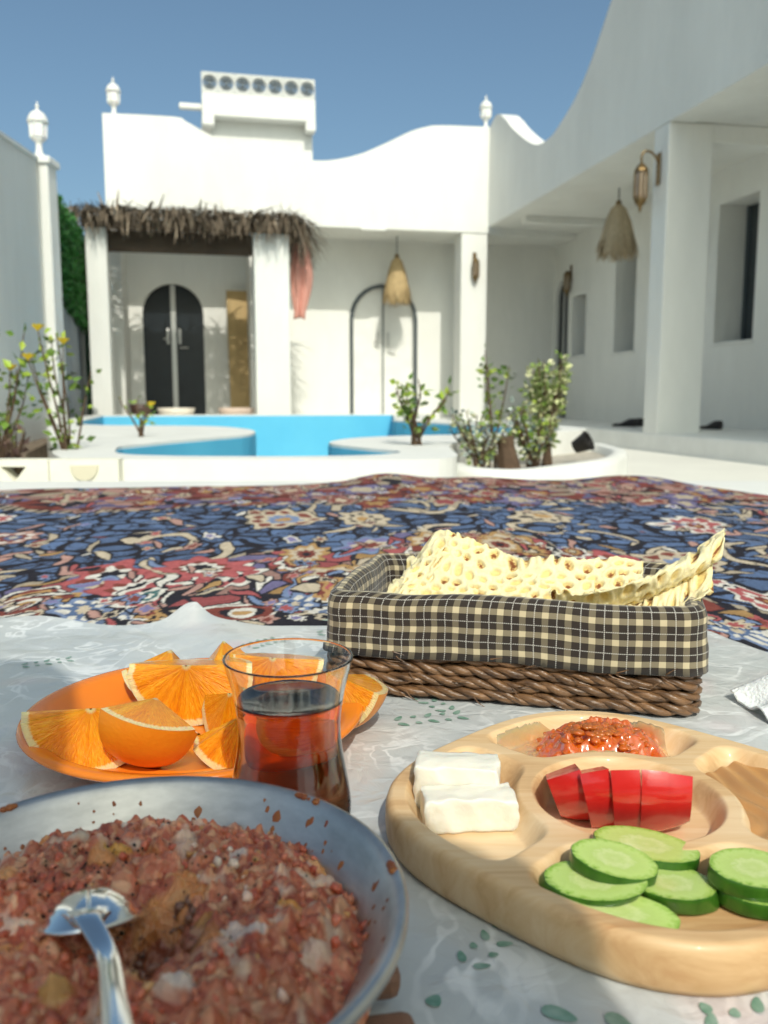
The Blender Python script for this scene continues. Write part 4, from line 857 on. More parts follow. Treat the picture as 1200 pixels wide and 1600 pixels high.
# ------------------------------------------------------------------ tea glass
GX_, GY_ = -.0475, .416
GL = M('clear_glass', (.97, .985, .98), .0, trans=1, ior=1.47)
def tea_mat():
    m = bpy.data.materials.new('black_tea'); m.use_nodes = True; n = m.node_tree.nodes; l = m.node_tree.links; p = n['Principled BSDF']
    p.inputs['Base Color'].default_value = (1, 1, 1, 1); p.inputs['Roughness'].default_value = 0; p.inputs['Transmission Weight'].default_value = 1; p.inputs['IOR'].default_value = 1.33
    va = n.new('ShaderNodeVolumeAbsorption'); va.inputs['Color'].default_value = (.985, .52, .05, 1); va.inputs['Density'].default_value = 62
    l.new(va.outputs[0], n['Material Output'].inputs['Volume']); return m
op = [(.0225, .0012), (.0250, 0), (.0275, .001), (.0292, .005), (.0306, .012), (.0308, .018), (.0300, .026), (.0283, .036), (.0266, .046), (.0257, .055), (.0258, .063), (.0270, .072), (.0290, .082), (.0316, .0915), (.0323, .0945)]
opc = cr(op, 4, False)
ip = [(.0310, .0945), (.0302, .0912), (.0276, .082), (.0256, .072), (.0243, .063), (.0242, .055), (.0251, .046), (.0268, .036), (.0285, .026), (.0292, .018), (.0288, .012), (.0262, .0075), (.018, .0058), (.0005, .0055)]
ipc = cr(ip, 4, False)
TG = empty('tea_glass', (GX_, GY_, .0025)); tag(TG, 'slim-waisted glass of black tea between the plate and the pan', 'tea glass')
MB().lathe(np.concatenate([[(.0005, .0020)], opc, [(.0320, .0950), (.0314, .0950)], ipc]), 80, caps=False).build('glass_body', GL, TG, True, fixn=True)
tl = .0735
tin = [(r_ + .00025, z) for r_, z in ipc if z < tl - .0008]; rt = float(np.interp(tl, [z for r_, z in ipc][::-1], [r_ for r_, z in ipc][::-1])) + .00025
MB().lathe(np.array([(.0003, tl - .0001), (rt * .55, tl - .0001), (rt * .93, tl), (rt, tl + .0004)] + tin), 80, caps=False).build('tea', tea_mat(), TG, True, fixn=True)

# ------------------------------------------------------------------ basket with bread
BA = R(-12.8); BX, BY = .1075, .687; BW, BD = .135, .083
BK = empty('bread_basket', (BX, BY, .0022), BA); tag(BK, 'rectangular dark wicker basket with a black and beige checked cloth liner', 'basket')
def rrect(hw, hd, r_, n=8):
    P_ = []
    for cx, cy, a0 in ((hw - r_, hd - r_, 0), (-hw + r_, hd - r_, 90), (-hw + r_, -hd + r_, 180), (hw - r_, -hd + r_, 270)):
        for k in range(n + 1): a = R(a0 + 90 * k / n); P_.append((cx + r_ * math.cos(a), cy + r_ * math.sin(a)))
    return np.array(P_)
def resample(P_, n):
    Q_ = np.concatenate([P_, P_[:1]]); d = np.r_[0, np.cumsum(np.linalg.norm(np.diff(Q_, axis=0), axis=1))]; tt = np.linspace(0, d[-1], n, endpoint=False)
    return np.stack([np.interp(tt, d, Q_[:, k]) for k in range(Q_.shape[1])], 1), d[-1]
WK = M('dark_wicker', (.24, .125, .055), .36, vcol=(.05, .025, .012), vscale=48, stretch=(1, 1, 2.5), bump=.5, bscale=320, bdist=.001, coat=.1)
MB().extr([tuple(p) for p in rrect(BW - .007, BD - .007, .012)], [[tuple(p) for p in rrect(BW - .011, BD - .011, .010)]], .001, .070, xy).build('inner_wall', M('dark_basket_wall', (.03, .017, .01), .8), BK, fixn=True)
base_r, Lp = resample(rrect(BW - .003, BD - .003, .014), 420)
cen = base_r; tn_ = np.roll(cen, -1, 0) - np.roll(cen, 1, 0); tn_ /= np.linalg.norm(tn_, axis=1)[:, None]; nr2 = np.stack([tn_[:, 1], -tn_[:, 0]], 1)
sarr = np.arange(420) / 420 * Lp
for row in range(5):
    z0 = .0054 + row * .0090; turns = 19 + (row % 3); ro = MB(); ph0 = rr_.uniform(0, 6)
    for st_ in range(3):
        wobl = .0005 * np.sin(sarr * 60 + row * 2 + st_) + .0004 * np.sin(sarr * 143 + row)
        ang = -2 * math.pi * turns * sarr / Lp + st_ * 2 * math.pi / 3 + ph0 + .4 * np.sin(sarr * 25 + row)
        off = .0026 * np.cos(ang); dz = .0024 * np.sin(ang) + wobl * 1.6
        P_ = np.c_[cen + nr2 * off[:, None], z0 + dz]; ro.tube(P_, .0028 * (1 + .16 * np.sin(sarr * 150 + st_ * 2 + row)), 6, True)
    ro.build('twisted_rope', WK, BK, True)
fr = MB()
for k in range(26):
    x = rr_.uniform(-BW, BW * .8); z = rr_.uniform(.004, .038); a = rr_.uniform(-.9, .9); fr.tube([(x, -BD - .001, z), (x + .006 * math.cos(a), -BD - .0045, z + .006 * math.sin(a)), (x + .014 * math.cos(a), -BD - .004, z + .012 * math.sin(a))], [.0006, .0005, .0002], 4)
o = fr.build('loose_fibres', WK, BK); o['kind'] = 'stuff'
def plaid():
    m = M('checked_cotton', (.03, .025, .022), .9, bump=.25, bscale=900, bdist=.0006, spec=.2, sheen=.2); n = m.node_tree.nodes; l = m.node_tree.links; p = n['Principled BSDF']
    uv = n.new('ShaderNodeUVMap'); uv.uv_map = 'UVMap'; sx = n.new('ShaderNodeSeparateXYZ')
    tn = n.new('ShaderNodeTexNoise'); tn.inputs['Scale'].default_value = 25; l.new(uv.outputs[0], tn.inputs[0]); ds = n.new('ShaderNodeVectorMath'); ds.operation = 'MULTIPLY_ADD'; ds.inputs[1].default_value = (.0022,) * 3; l.new(tn.outputs['Color'], ds.inputs[0]); l.new(uv.outputs[0], ds.inputs[2]); l.new(ds.outputs[0], sx.inputs[0])
    def mt(op, a, b=None):
        q_ = n.new('ShaderNodeMath'); q_.operation = op
        for i, v_ in enumerate((a, b)):
            if v_ is None: continue
            if isinstance(v_, (int, float)): q_.inputs[i].default_value = v_
            else: l.new(v_, q_.inputs[i])
        return q_.outputs[0]
    def stripe(c, per, ofs, wd): f = mt('FRACT', mt('ADD', mt('DIVIDE', c, per), ofs)); return mt('LESS_THAN', f, wd)
    def axis(c, per):
        return stripe(c, per, 0, .29), stripe(c, per, .36, .045)
    u1, u2 = axis(sx.outputs[0], .0152); v1, v2 = axis(sx.outputs[1], .0150)
    tot = mt('ADD', mt('ADD', mt('MULTIPLY', u1, .20), mt('MULTIPLY', v1, .30)), mt('MULTIPLY', mt('MULTIPLY', u1, v1), .32))
    rp = n.new('ShaderNodeMix'); rp.data_type = 'RGBA'; rp.inputs[6].default_value = (.034, .026, .021, 1); rp.inputs[7].default_value = (.66, .56, .36, 1); l.new(tot, rp.inputs[0])
    dash = mt('GREATER_THAN', mt('FRACT', mt('MULTIPLY', mt('ADD', sx.outputs[0], sx.outputs[1]), 700)), .4)
    thin = mt('MULTIPLY', mt('MULTIPLY', mt('MAXIMUM', u2, v2), dash), .7)
    r3 = n.new('ShaderNodeMix'); r3.data_type = 'RGBA'; l.new(thin, r3.inputs[0]); l.new(rp.outputs[2], r3.inputs[6]); r3.inputs[7].default_value = (.70, .68, .62, 1); l.new(r3.outputs[2], p.inputs['Base Color']); return m
nL = 360; prf = [(-.0095, .006), (-.0095, .030), (-.0100, .055), (-.0095, .068), (-.0075, .0755), (-.0035, .0785), (.001, .0785), (.0045, .0762), (.0062, .0710), (.0066, .064), (.0062, .055), (.0068, .046), (.0066, .038), (.0072, .0315), (.0064, .0315)]
Vl = np.zeros((nL + 1, len(prf), 3)); UVl = np.zeros((nL + 1, len(prf), 2)); vl = np.r_[0, np.cumsum(np.linalg.norm(np.diff(np.array(prf), axis=0), axis=1))]
for k, (off, z) in enumerate(prf):
    Pk, Lk = resample(rrect(BW + off - .003, BD + off - .003, .012 + max(off, -.006)), nL); sa = np.arange(nL) / nL
    tnk = np.roll(Pk, -1, 0) - np.roll(Pk, 1, 0); tnk /= np.linalg.norm(tnk, axis=1)[:, None]; nk = np.stack([tnk[:, 1], -tnk[:, 0]], 1)
    amp = (.0018 if k >= 9 else .0009); wav = amp * (np.sin(sa * 2 * math.pi * 9 + k * .3) * .5 + (vn(sa * 40, np.full(nL, k * .35), 90) - .5) * 1.6)
    Vl[:nL, k, :2] = Pk + nk * wav[:, None]; Vl[:nL, k, 2] = z + (.0012 * np.sin(sa * 2 * math.pi * 5) + .0018 * (vn(sa * 24, np.zeros(nL), 93) - .5)) * (1 if k >= 3 else 0); Vl[nL, k] = Vl[0, k]
    UVl[:, k, 0] = np.arange(nL + 1) / nL * Lp; UVl[:, k, 1] = vl[k]
lb = MB().grid(Vl); ob = lb.build('cloth_liner', plaid(), BK, True, uv=UVl.reshape(-1, 2)); ob.data.materials[0].name = 'checked_cotton'
flo = rrect(BW - .0125, BD - .0125, .006); fb = MB().add([(a, b, .0062) for a, b in flo], [list(range(len(flo)))]); fb.build('liner_floor', ob.data.materials[0], BK, uv=flo * 1.0)

# flatbread sheets
BRM = M('flatbread', (.80, .66, .36), .75, attr='col', var=.22, vscale=220, bump=.35, bscale=500, bdist=.001, sss=.25, sssr=(.005, .004, .0015), spec=.3)
def bread(name, fn, nu_, nv_, su, sv, label, seed, cell=.0122, ragged=.5):
    """fn(u,v arrays)->xyz; su,sv real sheet size"""
    u_, v_ = np.meshgrid(np.linspace(0, 1, nu_), np.linspace(0, 1, nv_), indexing='ij')
    ru = .035 * (fbm(v_ * 9, u_ * 0 + 1, seed, 3) - .5) * ragged; rv = .10 * (fbm(u_ * 14, v_ * 0 + 2, seed + 5, 3) - .5) * ragged
    uu = u_ + ru * (2 * u_ - 1); vv_ = v_ + rv * np.clip(v_ * 2 - 1, 0, 1)
    V_ = fn(uu, vv_); du = np.gradient(V_, axis=0); dv = np.gradient(V_, axis=1); N_ = np.cross(du, dv); N_ /= np.linalg.norm(N_, axis=-1)[..., None] + 1e-12
    wq = .5 * (fbm(uu * 7, vv_ * 5, seed + 40, 2) - .5); a = uu * su / cell + wq; b = vv_ * sv / cell + 1.3 * (fbm(uu * 5, vv_ * 4, seed + 44, 2) - .5); rowi = np.floor(b / .87); aa_ = a + .5 * (rowi % 2); ca = np.floor(aa_); fx = aa_ - ca - .5 + .38 * (hsh(ca, rowi, seed) - .5); fy = (b / .87 - rowi - .5) * .87 + .34 * (hsh(ca, rowi, seed + 3) - .5)
    d = np.hypot(fx, fy); hid = hsh(ca, rowi, seed + 8); size = .23 + .14 * hsh(ca, rowi, seed + 14)
    dim = 1 - sst(size - .07, size + .08, d); V_ = V_ - N_ * (.0026 * dim * (.4 + .9 * hid))[..., None] + N_ * (.0008 * sst(.18, .0, np.abs(d - size - .12)) + .0022 * (fbm(uu * su * 130, vv_ * sv * 130, seed + 20, 3) - .5))[..., None]
    c = np.empty(V_.shape); c[:] = (.88, .76, .45); c = c * (.9 + .2 * fbm(uu * 20, vv_ * 20, seed + 30, 2))[..., None]
    c = c + (np.array([.80, .58, .20]) - c) * (.8 * dim)[..., None]
    to = ((hid > .52) * (1 - sst(size * .35, size * .85, d + .25 * (vn(uu * 150, vv_ * 150, seed) - .5))))[..., None]; c = c + (np.array([.20, .065, .02]) - c) * np.clip(to * 1.0, 0, 1)
    o_ = grid_mesh(name, V_, BRM, None, c); o_.location = (BX, BY, .0022); o_.rotation_euler = (0, 0, BA); tag(o_, label, 'flatbread', 'flatbread sheets')
    sm_ = o_.modifiers.new('thick', 'SOLIDIFY'); sm_.thickness = .0011; sm_.offset = 0; return o_
def itp(u_, xs, ys): 
    return np.interp(np.clip(u_, 0, 1), xs, ys)
xs = np.linspace(0, 1, 11)
def fA(u_, v_):
    top = itp(u_, [0, .06, .14, .3, .45, .6, .75, .9, 1], [.098, .113, .114, .106, .096, .100, .096, .098, .095]); x = -.088 + .185 * u_ + .022 * (v_ - .5) * (1 - u_) ; by = -.064 + .055 * v_ + .008 * np.sin(u_ * 7 + 1) * v_ + .012 * np.exp(-(u_ / .1) ** 2) * v_
    z = .056 + (top - .056) * v_; return np.stack([x, by, z], -1)
bread('flatbread_sheet', fA, 250, 80, .185, .075, 'dimpled pale flatbread sheet at the front of the basket', 201)
def fB(u_, v_):
    x = .028 + .112 * u_ + .018 * v_ * u_; cen_ = .047 + .058 * u_ ** 1.5; z = cen_ + (v_ - .5) * (.058 - .020 * u_) + .004 * np.sin(v_ * 14 + 3 * u_) * (1 - .4 * u_); by = -.062 + .010 * np.sin(v_ * 9 + u_ * 5) + .045 * u_ ** 2 * (.3 + v_) ; return np.stack([x, by, z], -1)
bread('flatbread_sheet', fB, 170, 76, .13, .055, 'flatbread piece curling up over the right end of the basket', 211)
def fC(u_, v_):
    x = -.100 + .20 * u_; by = -.035 + .095 * v_; z = .066 + .012 * np.sin(u_ * 6) * v_ + .010 * v_ + .004 * np.sin(v_ * 8); return np.stack([x, by, z], -1)
bread('flatbread_sheet', fC, 200, 90, .20, .095, 'flatbread sheet lying flat at the back of the basket', 221)
def fD(u_, v_):
    x = -.094 + .040 * u_ + .010 * v_; by = -.070 + .030 * u_ + .03 * v_; z = .054 + .052 * v_ * (.55 + .5 * u_) + .003 * np.sin(u_ * 12); return np.stack([x, by, z], -1)
bread('flatbread_sheet', fD, 60, 70, .05, .06, 'narrow folded flatbread edge at the left end of the basket', 231)

# ------------------------------------------------------------------ serving tray
TX, TY, TZ = .1235, .4165, .0242
WOODM = None
def wood_mat():
    m = M('pale_beech_wood', (.62, .40, .20), .48, coat=.05); n = m.node_tree.nodes; l = m.node_tree.links; p = n['Principled BSDF']
    tc = n.new('ShaderNodeTexCoord'); mp = n.new('ShaderNodeMapping'); mp.inputs['Rotation'].default_value = (0, 0, R(-14)); mp.inputs['Scale'].default_value = (10, 110, 60); l.new(tc.outputs['Object'], mp.inputs[0])
    t1 = n.new('ShaderNodeTexNoise'); t1.inputs['Scale'].default_value = 1; t1.inputs['Detail'].default_value = 7; t1.inputs['Roughness'].default_value = .62; t1.inputs['Distortion'].default_value = .6; l.new(mp.outputs[0], t1.inputs[0])
    mp2 = n.new('ShaderNodeMapping'); mp2.inputs['Rotation'].default_value = (0, 0, R(-14)); mp2.inputs['Scale'].default_value = (3, 14, 14); l.new(tc.outputs['Object'], mp2.inputs[0])
    t2 = n.new('ShaderNodeTexNoise'); t2.inputs['Scale'].default_value = 1; t2.inputs['Detail'].default_value = 3; l.new(mp2.outputs[0], t2.inputs[0])
    ad = n.new('ShaderNodeMath'); ad.operation = 'MULTIPLY_ADD'; ad.inputs[1].default_value = .45; l.new(t1.outputs[0], ad.inputs[0]); ad2 = n.new('ShaderNodeMath'); ad2.operation = 'MULTIPLY'; ad2.inputs[1].default_value = .55; l.new(t2.outputs[0], ad2.inputs[0]); l.new(ad2.outputs[0], ad.inputs[2])
    r1 = n.new('ShaderNodeValToRGB'); e = r1.color_ramp.elements; e[0].position = .36; e[0].color = (.50, .27, .11, 1); e[1].position = .64; e[1].color = (.80, .61, .38, 1); e.new(.48).color = (.69, .46, .235, 1); l.new(ad.outputs[0], r1.inputs[0]); l.new(r1.outputs[0], p.inputs['Base Color'])
    b = n.new('ShaderNodeBump'); b.inputs['Strength'].default_value = .25; b.inputs['Distance'].default_value = .0008; l.new(t1.outputs[0], b.inputs['Height']); l.new(b.outputs[0], p.inputs['Normal']); return m
WOODM = wood_mat()
def Rout(a): return .1165 + .0062 * np.cos(4 * a)
def smax(a, b, k=.008): h = np.clip(.5 + .5 * (a - b) / k, 0, 1); return b * (1 - h) + a * h + k * h * (1 - h)
def tray_sd(x, y):
    r_ = np.hypot(x, y); a = np.arctan2(y, x)
    sep = np.minimum(np.abs(x - y), np.abs(x + y)) / math.sqrt(2)
    outer = smax(smax(.055 - r_, r_ - (Rout(a) - .0105)), .0055 - sep, .014); centre = r_ - .0475
    return np.minimum(outer, centre), centre
def tray_h(x, y):
    d, c = tray_sd(x, y); depth = .0125; return -depth * sst(.0008, -.0075, d)
nA, nR = 420, 170; av = np.linspace(0, 2 * math.pi, nA); sv_ = np.linspace(0.002, 1, nR)
rings = []; A_, S_ = np.meshgrid(av, sv_); RO_ = Rout(A_); Xt = RO_ * (1 - .0035 / .12) * S_ * np.cos(A_); Yt = RO_ * (1 - .0035 / .12) * S_ * np.sin(A_); Zt = tray_h(Xt, Yt)
side = []
for fr_, z in [(.982, -.0006), (.993, -.0022), (1.0, -.005), (1.002, -.012), (.998, -.018), (.985, -.0212), (.96, -.0218), (.02, -.0218)]:
    side.append(np.stack([Rout(av) * fr_ * np.cos(av), Rout(av) * fr_ * np.sin(av), np.full(nA, z)], -1))
Vt = np.concatenate([np.stack([Xt, Yt, Zt], -1), np.array(side)], 0)
tray = grid_mesh('serving_tray', Vt, WOODM, None, None, True, (TX, TY, TZ)); tag(tray, 'four-lobed pale wooden serving tray with carved compartments', 'tray')
FLZ = TZ - .0125
# cheese
CHM = M('white_cheese', (.84, .80, .68), .5, sss=.4, sssr=(.008, .006, .004), bump=.4, bscale=260, bdist=.001, var=.06, vscale=60)
def cheese(loc, rz, sx_, sy_, sz_, label, seed, tilt=0):
    bm = bmesh.new(); bmesh.ops.create_cube(bm, size=1); bmesh.ops.subdivide_edges(bm, edges=bm.edges[:], cuts=16, use_grid_fill=True)
    for v in bm.verts:
        c = v.co; p_ = np.array([c.x * sx_, c.y * sy_, (c.z + .5) * sz_]); 
        n1 = .0026 * (float(fbm(p_[0] * 120 + p_[2] * 60, p_[1] * 120, seed, 3)) - .5); n2 = .0028 * (float(fbm(p_[1] * 90, p_[2] * 160 + p_[0] * 40, seed + 3, 3)) - .5)
        rd = 1 - .03 * ((abs(c.x) * 2) ** 8 + (abs(c.y) * 2) ** 8) * (abs(c.z) * 2) ** 8
        v.co = Vector((p_[0] * rd + n2 * (abs(c.x) > .45), p_[1] * rd + n1 * (abs(c.y) > .45) * 1.5, p_[2] * (.97 if c.z > .45 else 1) + (n1 + n2) * (c.z > .4)))
    me = bpy.data.meshes.new('cheese_block'); bm.to_mesh(me); bm.free(); me.materials.append(CHM); o_ = finish('cheese_block', me, None, True, loc, (tilt, 0, rz)); tag(o_, label, 'cheese', 'white cheese blocks'); 
cheese((.0425, .4115, FLZ + .0004), R(3), .046, .021, .0170, 'white cheese block at the front of the pair on the tray', 5)
cheese((.0385, .4330, FLZ + .0004), R(-8), .044, .022, .0245, 'taller white cheese block behind, its top in the sun', 9)
# tomato: half fruit cut into slices
TSK = M('tomato_skin', (.62, .020, .016), .22, coat=.5, bump=.12, bscale=60, bdist=.002, sss=.25, sssr=(.006, .001, .0005), var=.12, vscale=40)
TFL = M('tomato_flesh', (.62, .075, .05), .22, vcol=(.76, .26, .17), vscale=120, sss=.35, sssr=(.006, .0015, .0008), bump=.3, bscale=200, bdist=.001, coat=.3)
SEED = M('tomato_seed_jelly', (.70, .16, .06), .15, coat=.5)
def tom_slice(x0, x1, loc, rot, label, A=.046, B=.0282, nx=7, seeds=True):
    """half ellipsoid slab: flat cut up, skin below/front"""
    t = empty('tomato_slice', loc, rot=rot); tag(t, label, 'tomato slice', 'slices of one tomato half'); na_ = 26; xs_ = np.linspace(x0, x1, nx); th_ = np.linspace(math.pi, 2 * math.pi, na_)
    rad = lambda x: B * max(0.02, 1 - abs(x / A) ** 2.3) ** .5; ring = np.zeros((nx, na_, 3)); xm = (x0 + x1) / 2
    for i, x in enumerate(xs_):
        r_ = rad(x); lob = 1 + .03 * np.cos(5 * th_ + 1); ring[i, :, 0] = x - xm; ring[i, :, 1] = r_ * lob * np.cos(th_) * .98; ring[i, :, 2] = r_ * lob * np.sin(th_) * 1.0
    MB().grid(ring).build('skin', TSK, t, True, fixn=True); f = MB()
    for i in (0, -1): f.add(ring[i] * np.array([.999, .995, .995]), [list(range(na_))])
    topg = np.zeros((nx, 9, 3))
    for i in range(nx):
        for j in range(9): q_ = j / 8; topg[i, j] = ring[i, 0] * (1 - q_) + ring[i, -1] * q_; topg[i, j, 2] += -.0028 * math.sin(math.pi * q_) * (1 if j not in (4,) else .3) 
    f.grid(topg); f.build('flesh', TFL, t)
    if seeds:
        s_ = MB()
        for k in range(4):
            yy = random.choice((-1, 1)) * random.uniform(.004, .012); s_.add(IV1 * np.array([.0018, .0014, .0012]) + np.array([random.uniform(x0 - xm, x1 - xm) * .8, yy, -.0018]), IF1)
        s_.build('seeds', SEED, t, True)
tz_ = FLZ + .0262; rz_ = R(-15)
def tp(dx, dy=0, dz=0): dx *= 1.04; return (TX - .001 + dx * math.cos(rz_) - dy * math.sin(rz_), TY - .002 + dx * math.sin(rz_) + dy * math.cos(rz_), tz_ + dz)
tl_ = R(-26)
tom_slice(.0225, .034, tp(.0235, -.001, 0.0004), (tl_, R(0), rz_ - R(2)), 'tomato slice with the broad cut end at the right of the row', seeds=False)
tom_slice(.0105, .0225, tp(.0118, -.001, .0004), (tl_ - R(1), R(-1), rz_), 'thick tomato slice, second from the broad end', seeds=False)
tom_slice(-.003, .0105, tp(-.0020, -.0005, 0), (tl_ + R(1), R(-6), rz_ + R(4)), 'tomato slice in the middle of the row', seeds=False)
tom_slice(-.017, -.003, tp(-.0165, .0005, -.0016), (tl_ + R(3), R(-14), rz_ + R(9)), 'leaning tomato slice, second from the small end')
tom_slice(-.034, -.017, tp(-.0310, .0015, -.0048), (tl_ + R(4), R(-21), rz_ + R(13)), 'small leaning end slice of tomato toward the cheese', seeds=False)
# cucumber
def cuc_mat():
    m = M('cucumber_face', (.55, .68, .25), .25, sss=.35, sssr=(.006, .006, .002), coat=.4); n = m.node_tree.nodes; l = m.node_tree.links; p = n['Principled BSDF']
    tc = n.new('ShaderNodeTexCoord'); mp = n.new('ShaderNodeMapping'); mp.inputs['Scale'].default_value = (1, 1, 0); l.new(tc.outputs['UV'], mp.inputs[0]); ln = n.new('ShaderNodeVectorMath'); ln.operation = 'LENGTH'; l.new(mp.outputs[0], ln.inputs[0])
    t1 = n.new('ShaderNodeTexNoise'); t1.inputs['Scale'].default_value = 4.5; t1.inputs['Detail'].default_value = 6; t1.inputs['Distortion'].default_value = 2.0; l.new(tc.outputs['UV'], t1.inputs[0])
    ad = n.new('ShaderNodeMath'); ad.operation = 'MULTIPLY_ADD'; ad.inputs[1].default_value = .6; l.new(t1.outputs[0], ad.inputs[0]); l.new(ln.outputs['Value'], ad.inputs[2])
    r1 = n.new('ShaderNodeValToRGB'); e = r1.color_ramp.elements; e[0].position = .1; e[0].color = (.56, .63, .26, 1); e[1].position = 1.17; 
    for pos, c in ((.34, (.47, .58, .19)), (.48, (.56, .64, .27)), (.60, (.44, .57, .16)), (.82, (.48, .62, .18)), (.95, (.30, .48, .07))): e.new(pos).color = (*c, 1)
    e[len(e) - 1].color = (.10, .24, .02, 1); mr = n.new('ShaderNodeMath'); mr.operation = 'MULTIPLY'; mr.inputs[1].default_value = .74; l.new(ad.outputs[0], mr.inputs[0]); l.new(mr.outputs[0], r1.inputs[0]); l.new(r1.outputs[0], p.inputs['Base Color'])
    b = n.new('ShaderNodeBump'); b.inputs['Strength'].default_value = .3; b.inputs['Distance'].default_value = .0006; l.new(t1.outputs[0], b.inputs['Height']); l.new(b.outputs[0], p.inputs['Normal']); return m
CUF = cuc_mat(); CUS = M('cucumber_skin', (.018, .075, .006), .3, vcol=(.05, .15, .012), vscale=70, stretch=(1, 1, .3), coat=.3, bump=.3, bscale=180, bdist=.001)
def cuc(loc, rx, ry, h, rot, label, shear=.0):
    t = empty('cucumber_slice', loc, rot=rot); tag(t, label, 'cucumber slice', 'cucumber slices on the tray'); n_ = 48; a = np.arange(n_) * 2 * math.pi / n_
    wob_ = 1 + .012 * np.sin(3 * a + rx * 900) + .008 * np.sin(11 * a)
    def ringz(z, k): return np.stack([rx * k * wob_ * np.cos(a) + shear * z, ry * k * wob_ * np.sin(a), np.full(n_, z)], -1)
    Rg = np.stack([ringz(-h / 2, .985), ringz(-h / 2 + .0003, .995), ringz(-h / 6, 1.0), ringz(h / 6, 1.0), ringz(h / 2 - .0003, .997), ringz(h / 2, .985)], 0); MB().grid(np.concatenate([Rg, Rg[:, :1]], 1)).build('skin', CUS, t, True, fixn=True)
    f = MB(); uvs = []
    for zz in (h / 2, -h / 2):
        ks = np.linspace(0.01, .985, 9); V_ = np.stack([ringz(zz, k) for k in ks], 0); V_[:, :, 2] -= (.0002 * np.sign(zz) * (1 - ks[:, None])); f.grid(np.concatenate([V_, V_[:, :1]], 1)); 
        for k in ks:
            for aj in np.r_[a, a[0]]: uvs.append((k * math.cos(aj), k * math.sin(aj)))
    f.build('flesh', CUF, t, True, uv=np.array(uvs), fixn=False)
cz = FLZ + .0035
cuc((.0915, .3255, cz + .0010), .0245, .0115, .0065, (R(12), R(2), R(-14)), 'long cucumber slice lying frontmost at the tray rim', .9)
cuc((.0860, .3405, cz + .0050), .0215, .0130, .0075, (R(8), R(-4), R(-18)), 'cucumber slice with dark skin edge, leftmost of the pile', .8)
cuc((.1175, .3655, cz + .0072), .0235, .0135, .0070, (R(2), R(6), R(-10)), 'large cucumber slice at the back of the left pile')
cuc((.1245, .3430, cz + .0020), .0190, .0130, .0070, (R(2), R(6), R(14)), 'cucumber slice low at the right of the left pile', -.5)
cuc((.0985, .3475, cz + .0112), .0185, .0130, .0055, (R(5), R(8), R(-12)), 'round cucumber slice on top of the left pile')
cuc((.1585, .3420, cz + .0012), .0180, .0145, .0066, (R(2), R(3), 0), 'lower cucumber slice of the separate stack at the right')
cuc((.1572, .3445, cz + .0080), .0190, .0150, .0068, (R(3), R(3), R(8)), 'upper cucumber slice of the separate stack at the right')
# jam
JM = M('orange_jam', (.74, .115, .008), .10, trans=.25, ior=1.4, attr='col', var=.25, sss=.4, sssr=(.012, .003, .001), coat=1.0, bump=.3, bscale=120, bdist=.0015, vscale=60)
JT = empty('carrot_jam', (TX, TY, 0)); tag(JT, 'heap of glossy orange jam in the far tray compartment', 'jam')
gx, gy = np.meshgrid(np.linspace(-.066, .066, 160), np.linspace(.052, .105, 80), indexing='ij'); d_, _ = tray_sd(gx, gy)
hh = .0185 * np.exp(-(((gx - .006) / .033) ** 4 + ((gy - .079) / .018) ** 4)); lum = hh * (.38 + 1.0 * fbm(gx * 125, gy * 125, 301, 3)) + .0024 * (fbm(gx * 240, gy * 240, 305, 2) - .5) * (hh > .001)
edge_j = gx + .010 * (fbm(gx * 70, gy * 70, 333, 2) - .5); thin = .0009 * sst(.050, .042, edge_j) * sst(-.060, -.050, edge_j) - .0006; zz = np.where(d_ < -.001, tray_h(gx, gy) + TZ + thin + lum, FLZ - .002)
zz = np.where(gx > .046, np.minimum(zz, zz - .004 * sst(.046, .054, gx)), zz)
jw = sst(.0, .006, hh)[..., None]; o = grid_mesh('jam_heap', np.stack([gx, gy, zz], -1), JM, JT, (np.array([.70, .46, .22]) + (np.array([.78, .30, .05]) - np.array([.70, .46, .22])) * (sst(-.052, -.030, gx + .03 * (fbm(gx * 60, gy * 60, 351, 2) - .5)) * sst(-.002, -.010, d_) * sst(.048, .036, gx))[..., None]) * (1 - jw) + np.array([.80, .15, .010]) * jw)
jl = MB()
for k in range(120):
    x = random.gauss(.006, .017); y = random.gauss(.079, .008); h0 = .0185 * math.exp(-(((x - .006) / .033) ** 4 + ((y - .079) / .018) ** 4)); s_ = random.uniform(.0014, .0036)
    if h0 < .004: continue
    V_ = IV * (1 + .15 * (RNG.random((len(IV), 1)) - .5)) * s_ * np.array([1.3, .9, .55]); a = random.uniform(0, 3.14); c_, sn = math.cos(a), math.sin(a); V_ = np.c_[V_[:, 0] * c_ - V_[:, 1] * sn, V_[:, 0] * sn + V_[:, 1] * c_, V_[:, 2]]
    jl.add(V_ + np.array([x, y, FLZ + .0004 + h0 * .90 + random.uniform(-.001, .0006)]), IF)
o = jl.build('jam_shreds', JM, JT, True, colors=np.tile(np.array([.80, .16, .012]), (jl.n, 1))); o['kind'] = 'stuff'
# tahini style spread in the right compartment
SPM = M('brown_sesame_spread', (.50, .25, .085), .28, coat=.3, vcol=(.42, .20, .06), vscale=25, bump=.2, bscale=40, bdist=.002)
gr, ga = np.meshgrid(np.linspace(.050, .11, 60), np.linspace(-.62, .62, 80), indexing='ij'); gx = gr * np.cos(ga); gy = gr * np.sin(ga); d_, _ = tray_sd(gx, gy)
zz = np.where(d_ < -.0012, np.maximum(FLZ + .0058 + .0012 * np.sin(gr * 500 + 3 * np.sin(ga * 6)) * .6, 0), FLZ + .001)
o = grid_mesh('sesame_spread', np.stack([gx, gy, zz - 0], -1), SPM, None, None, True, (TX, TY, 0)); tag(o, 'smooth brown spread filling the right-hand tray compartment', 'spread')

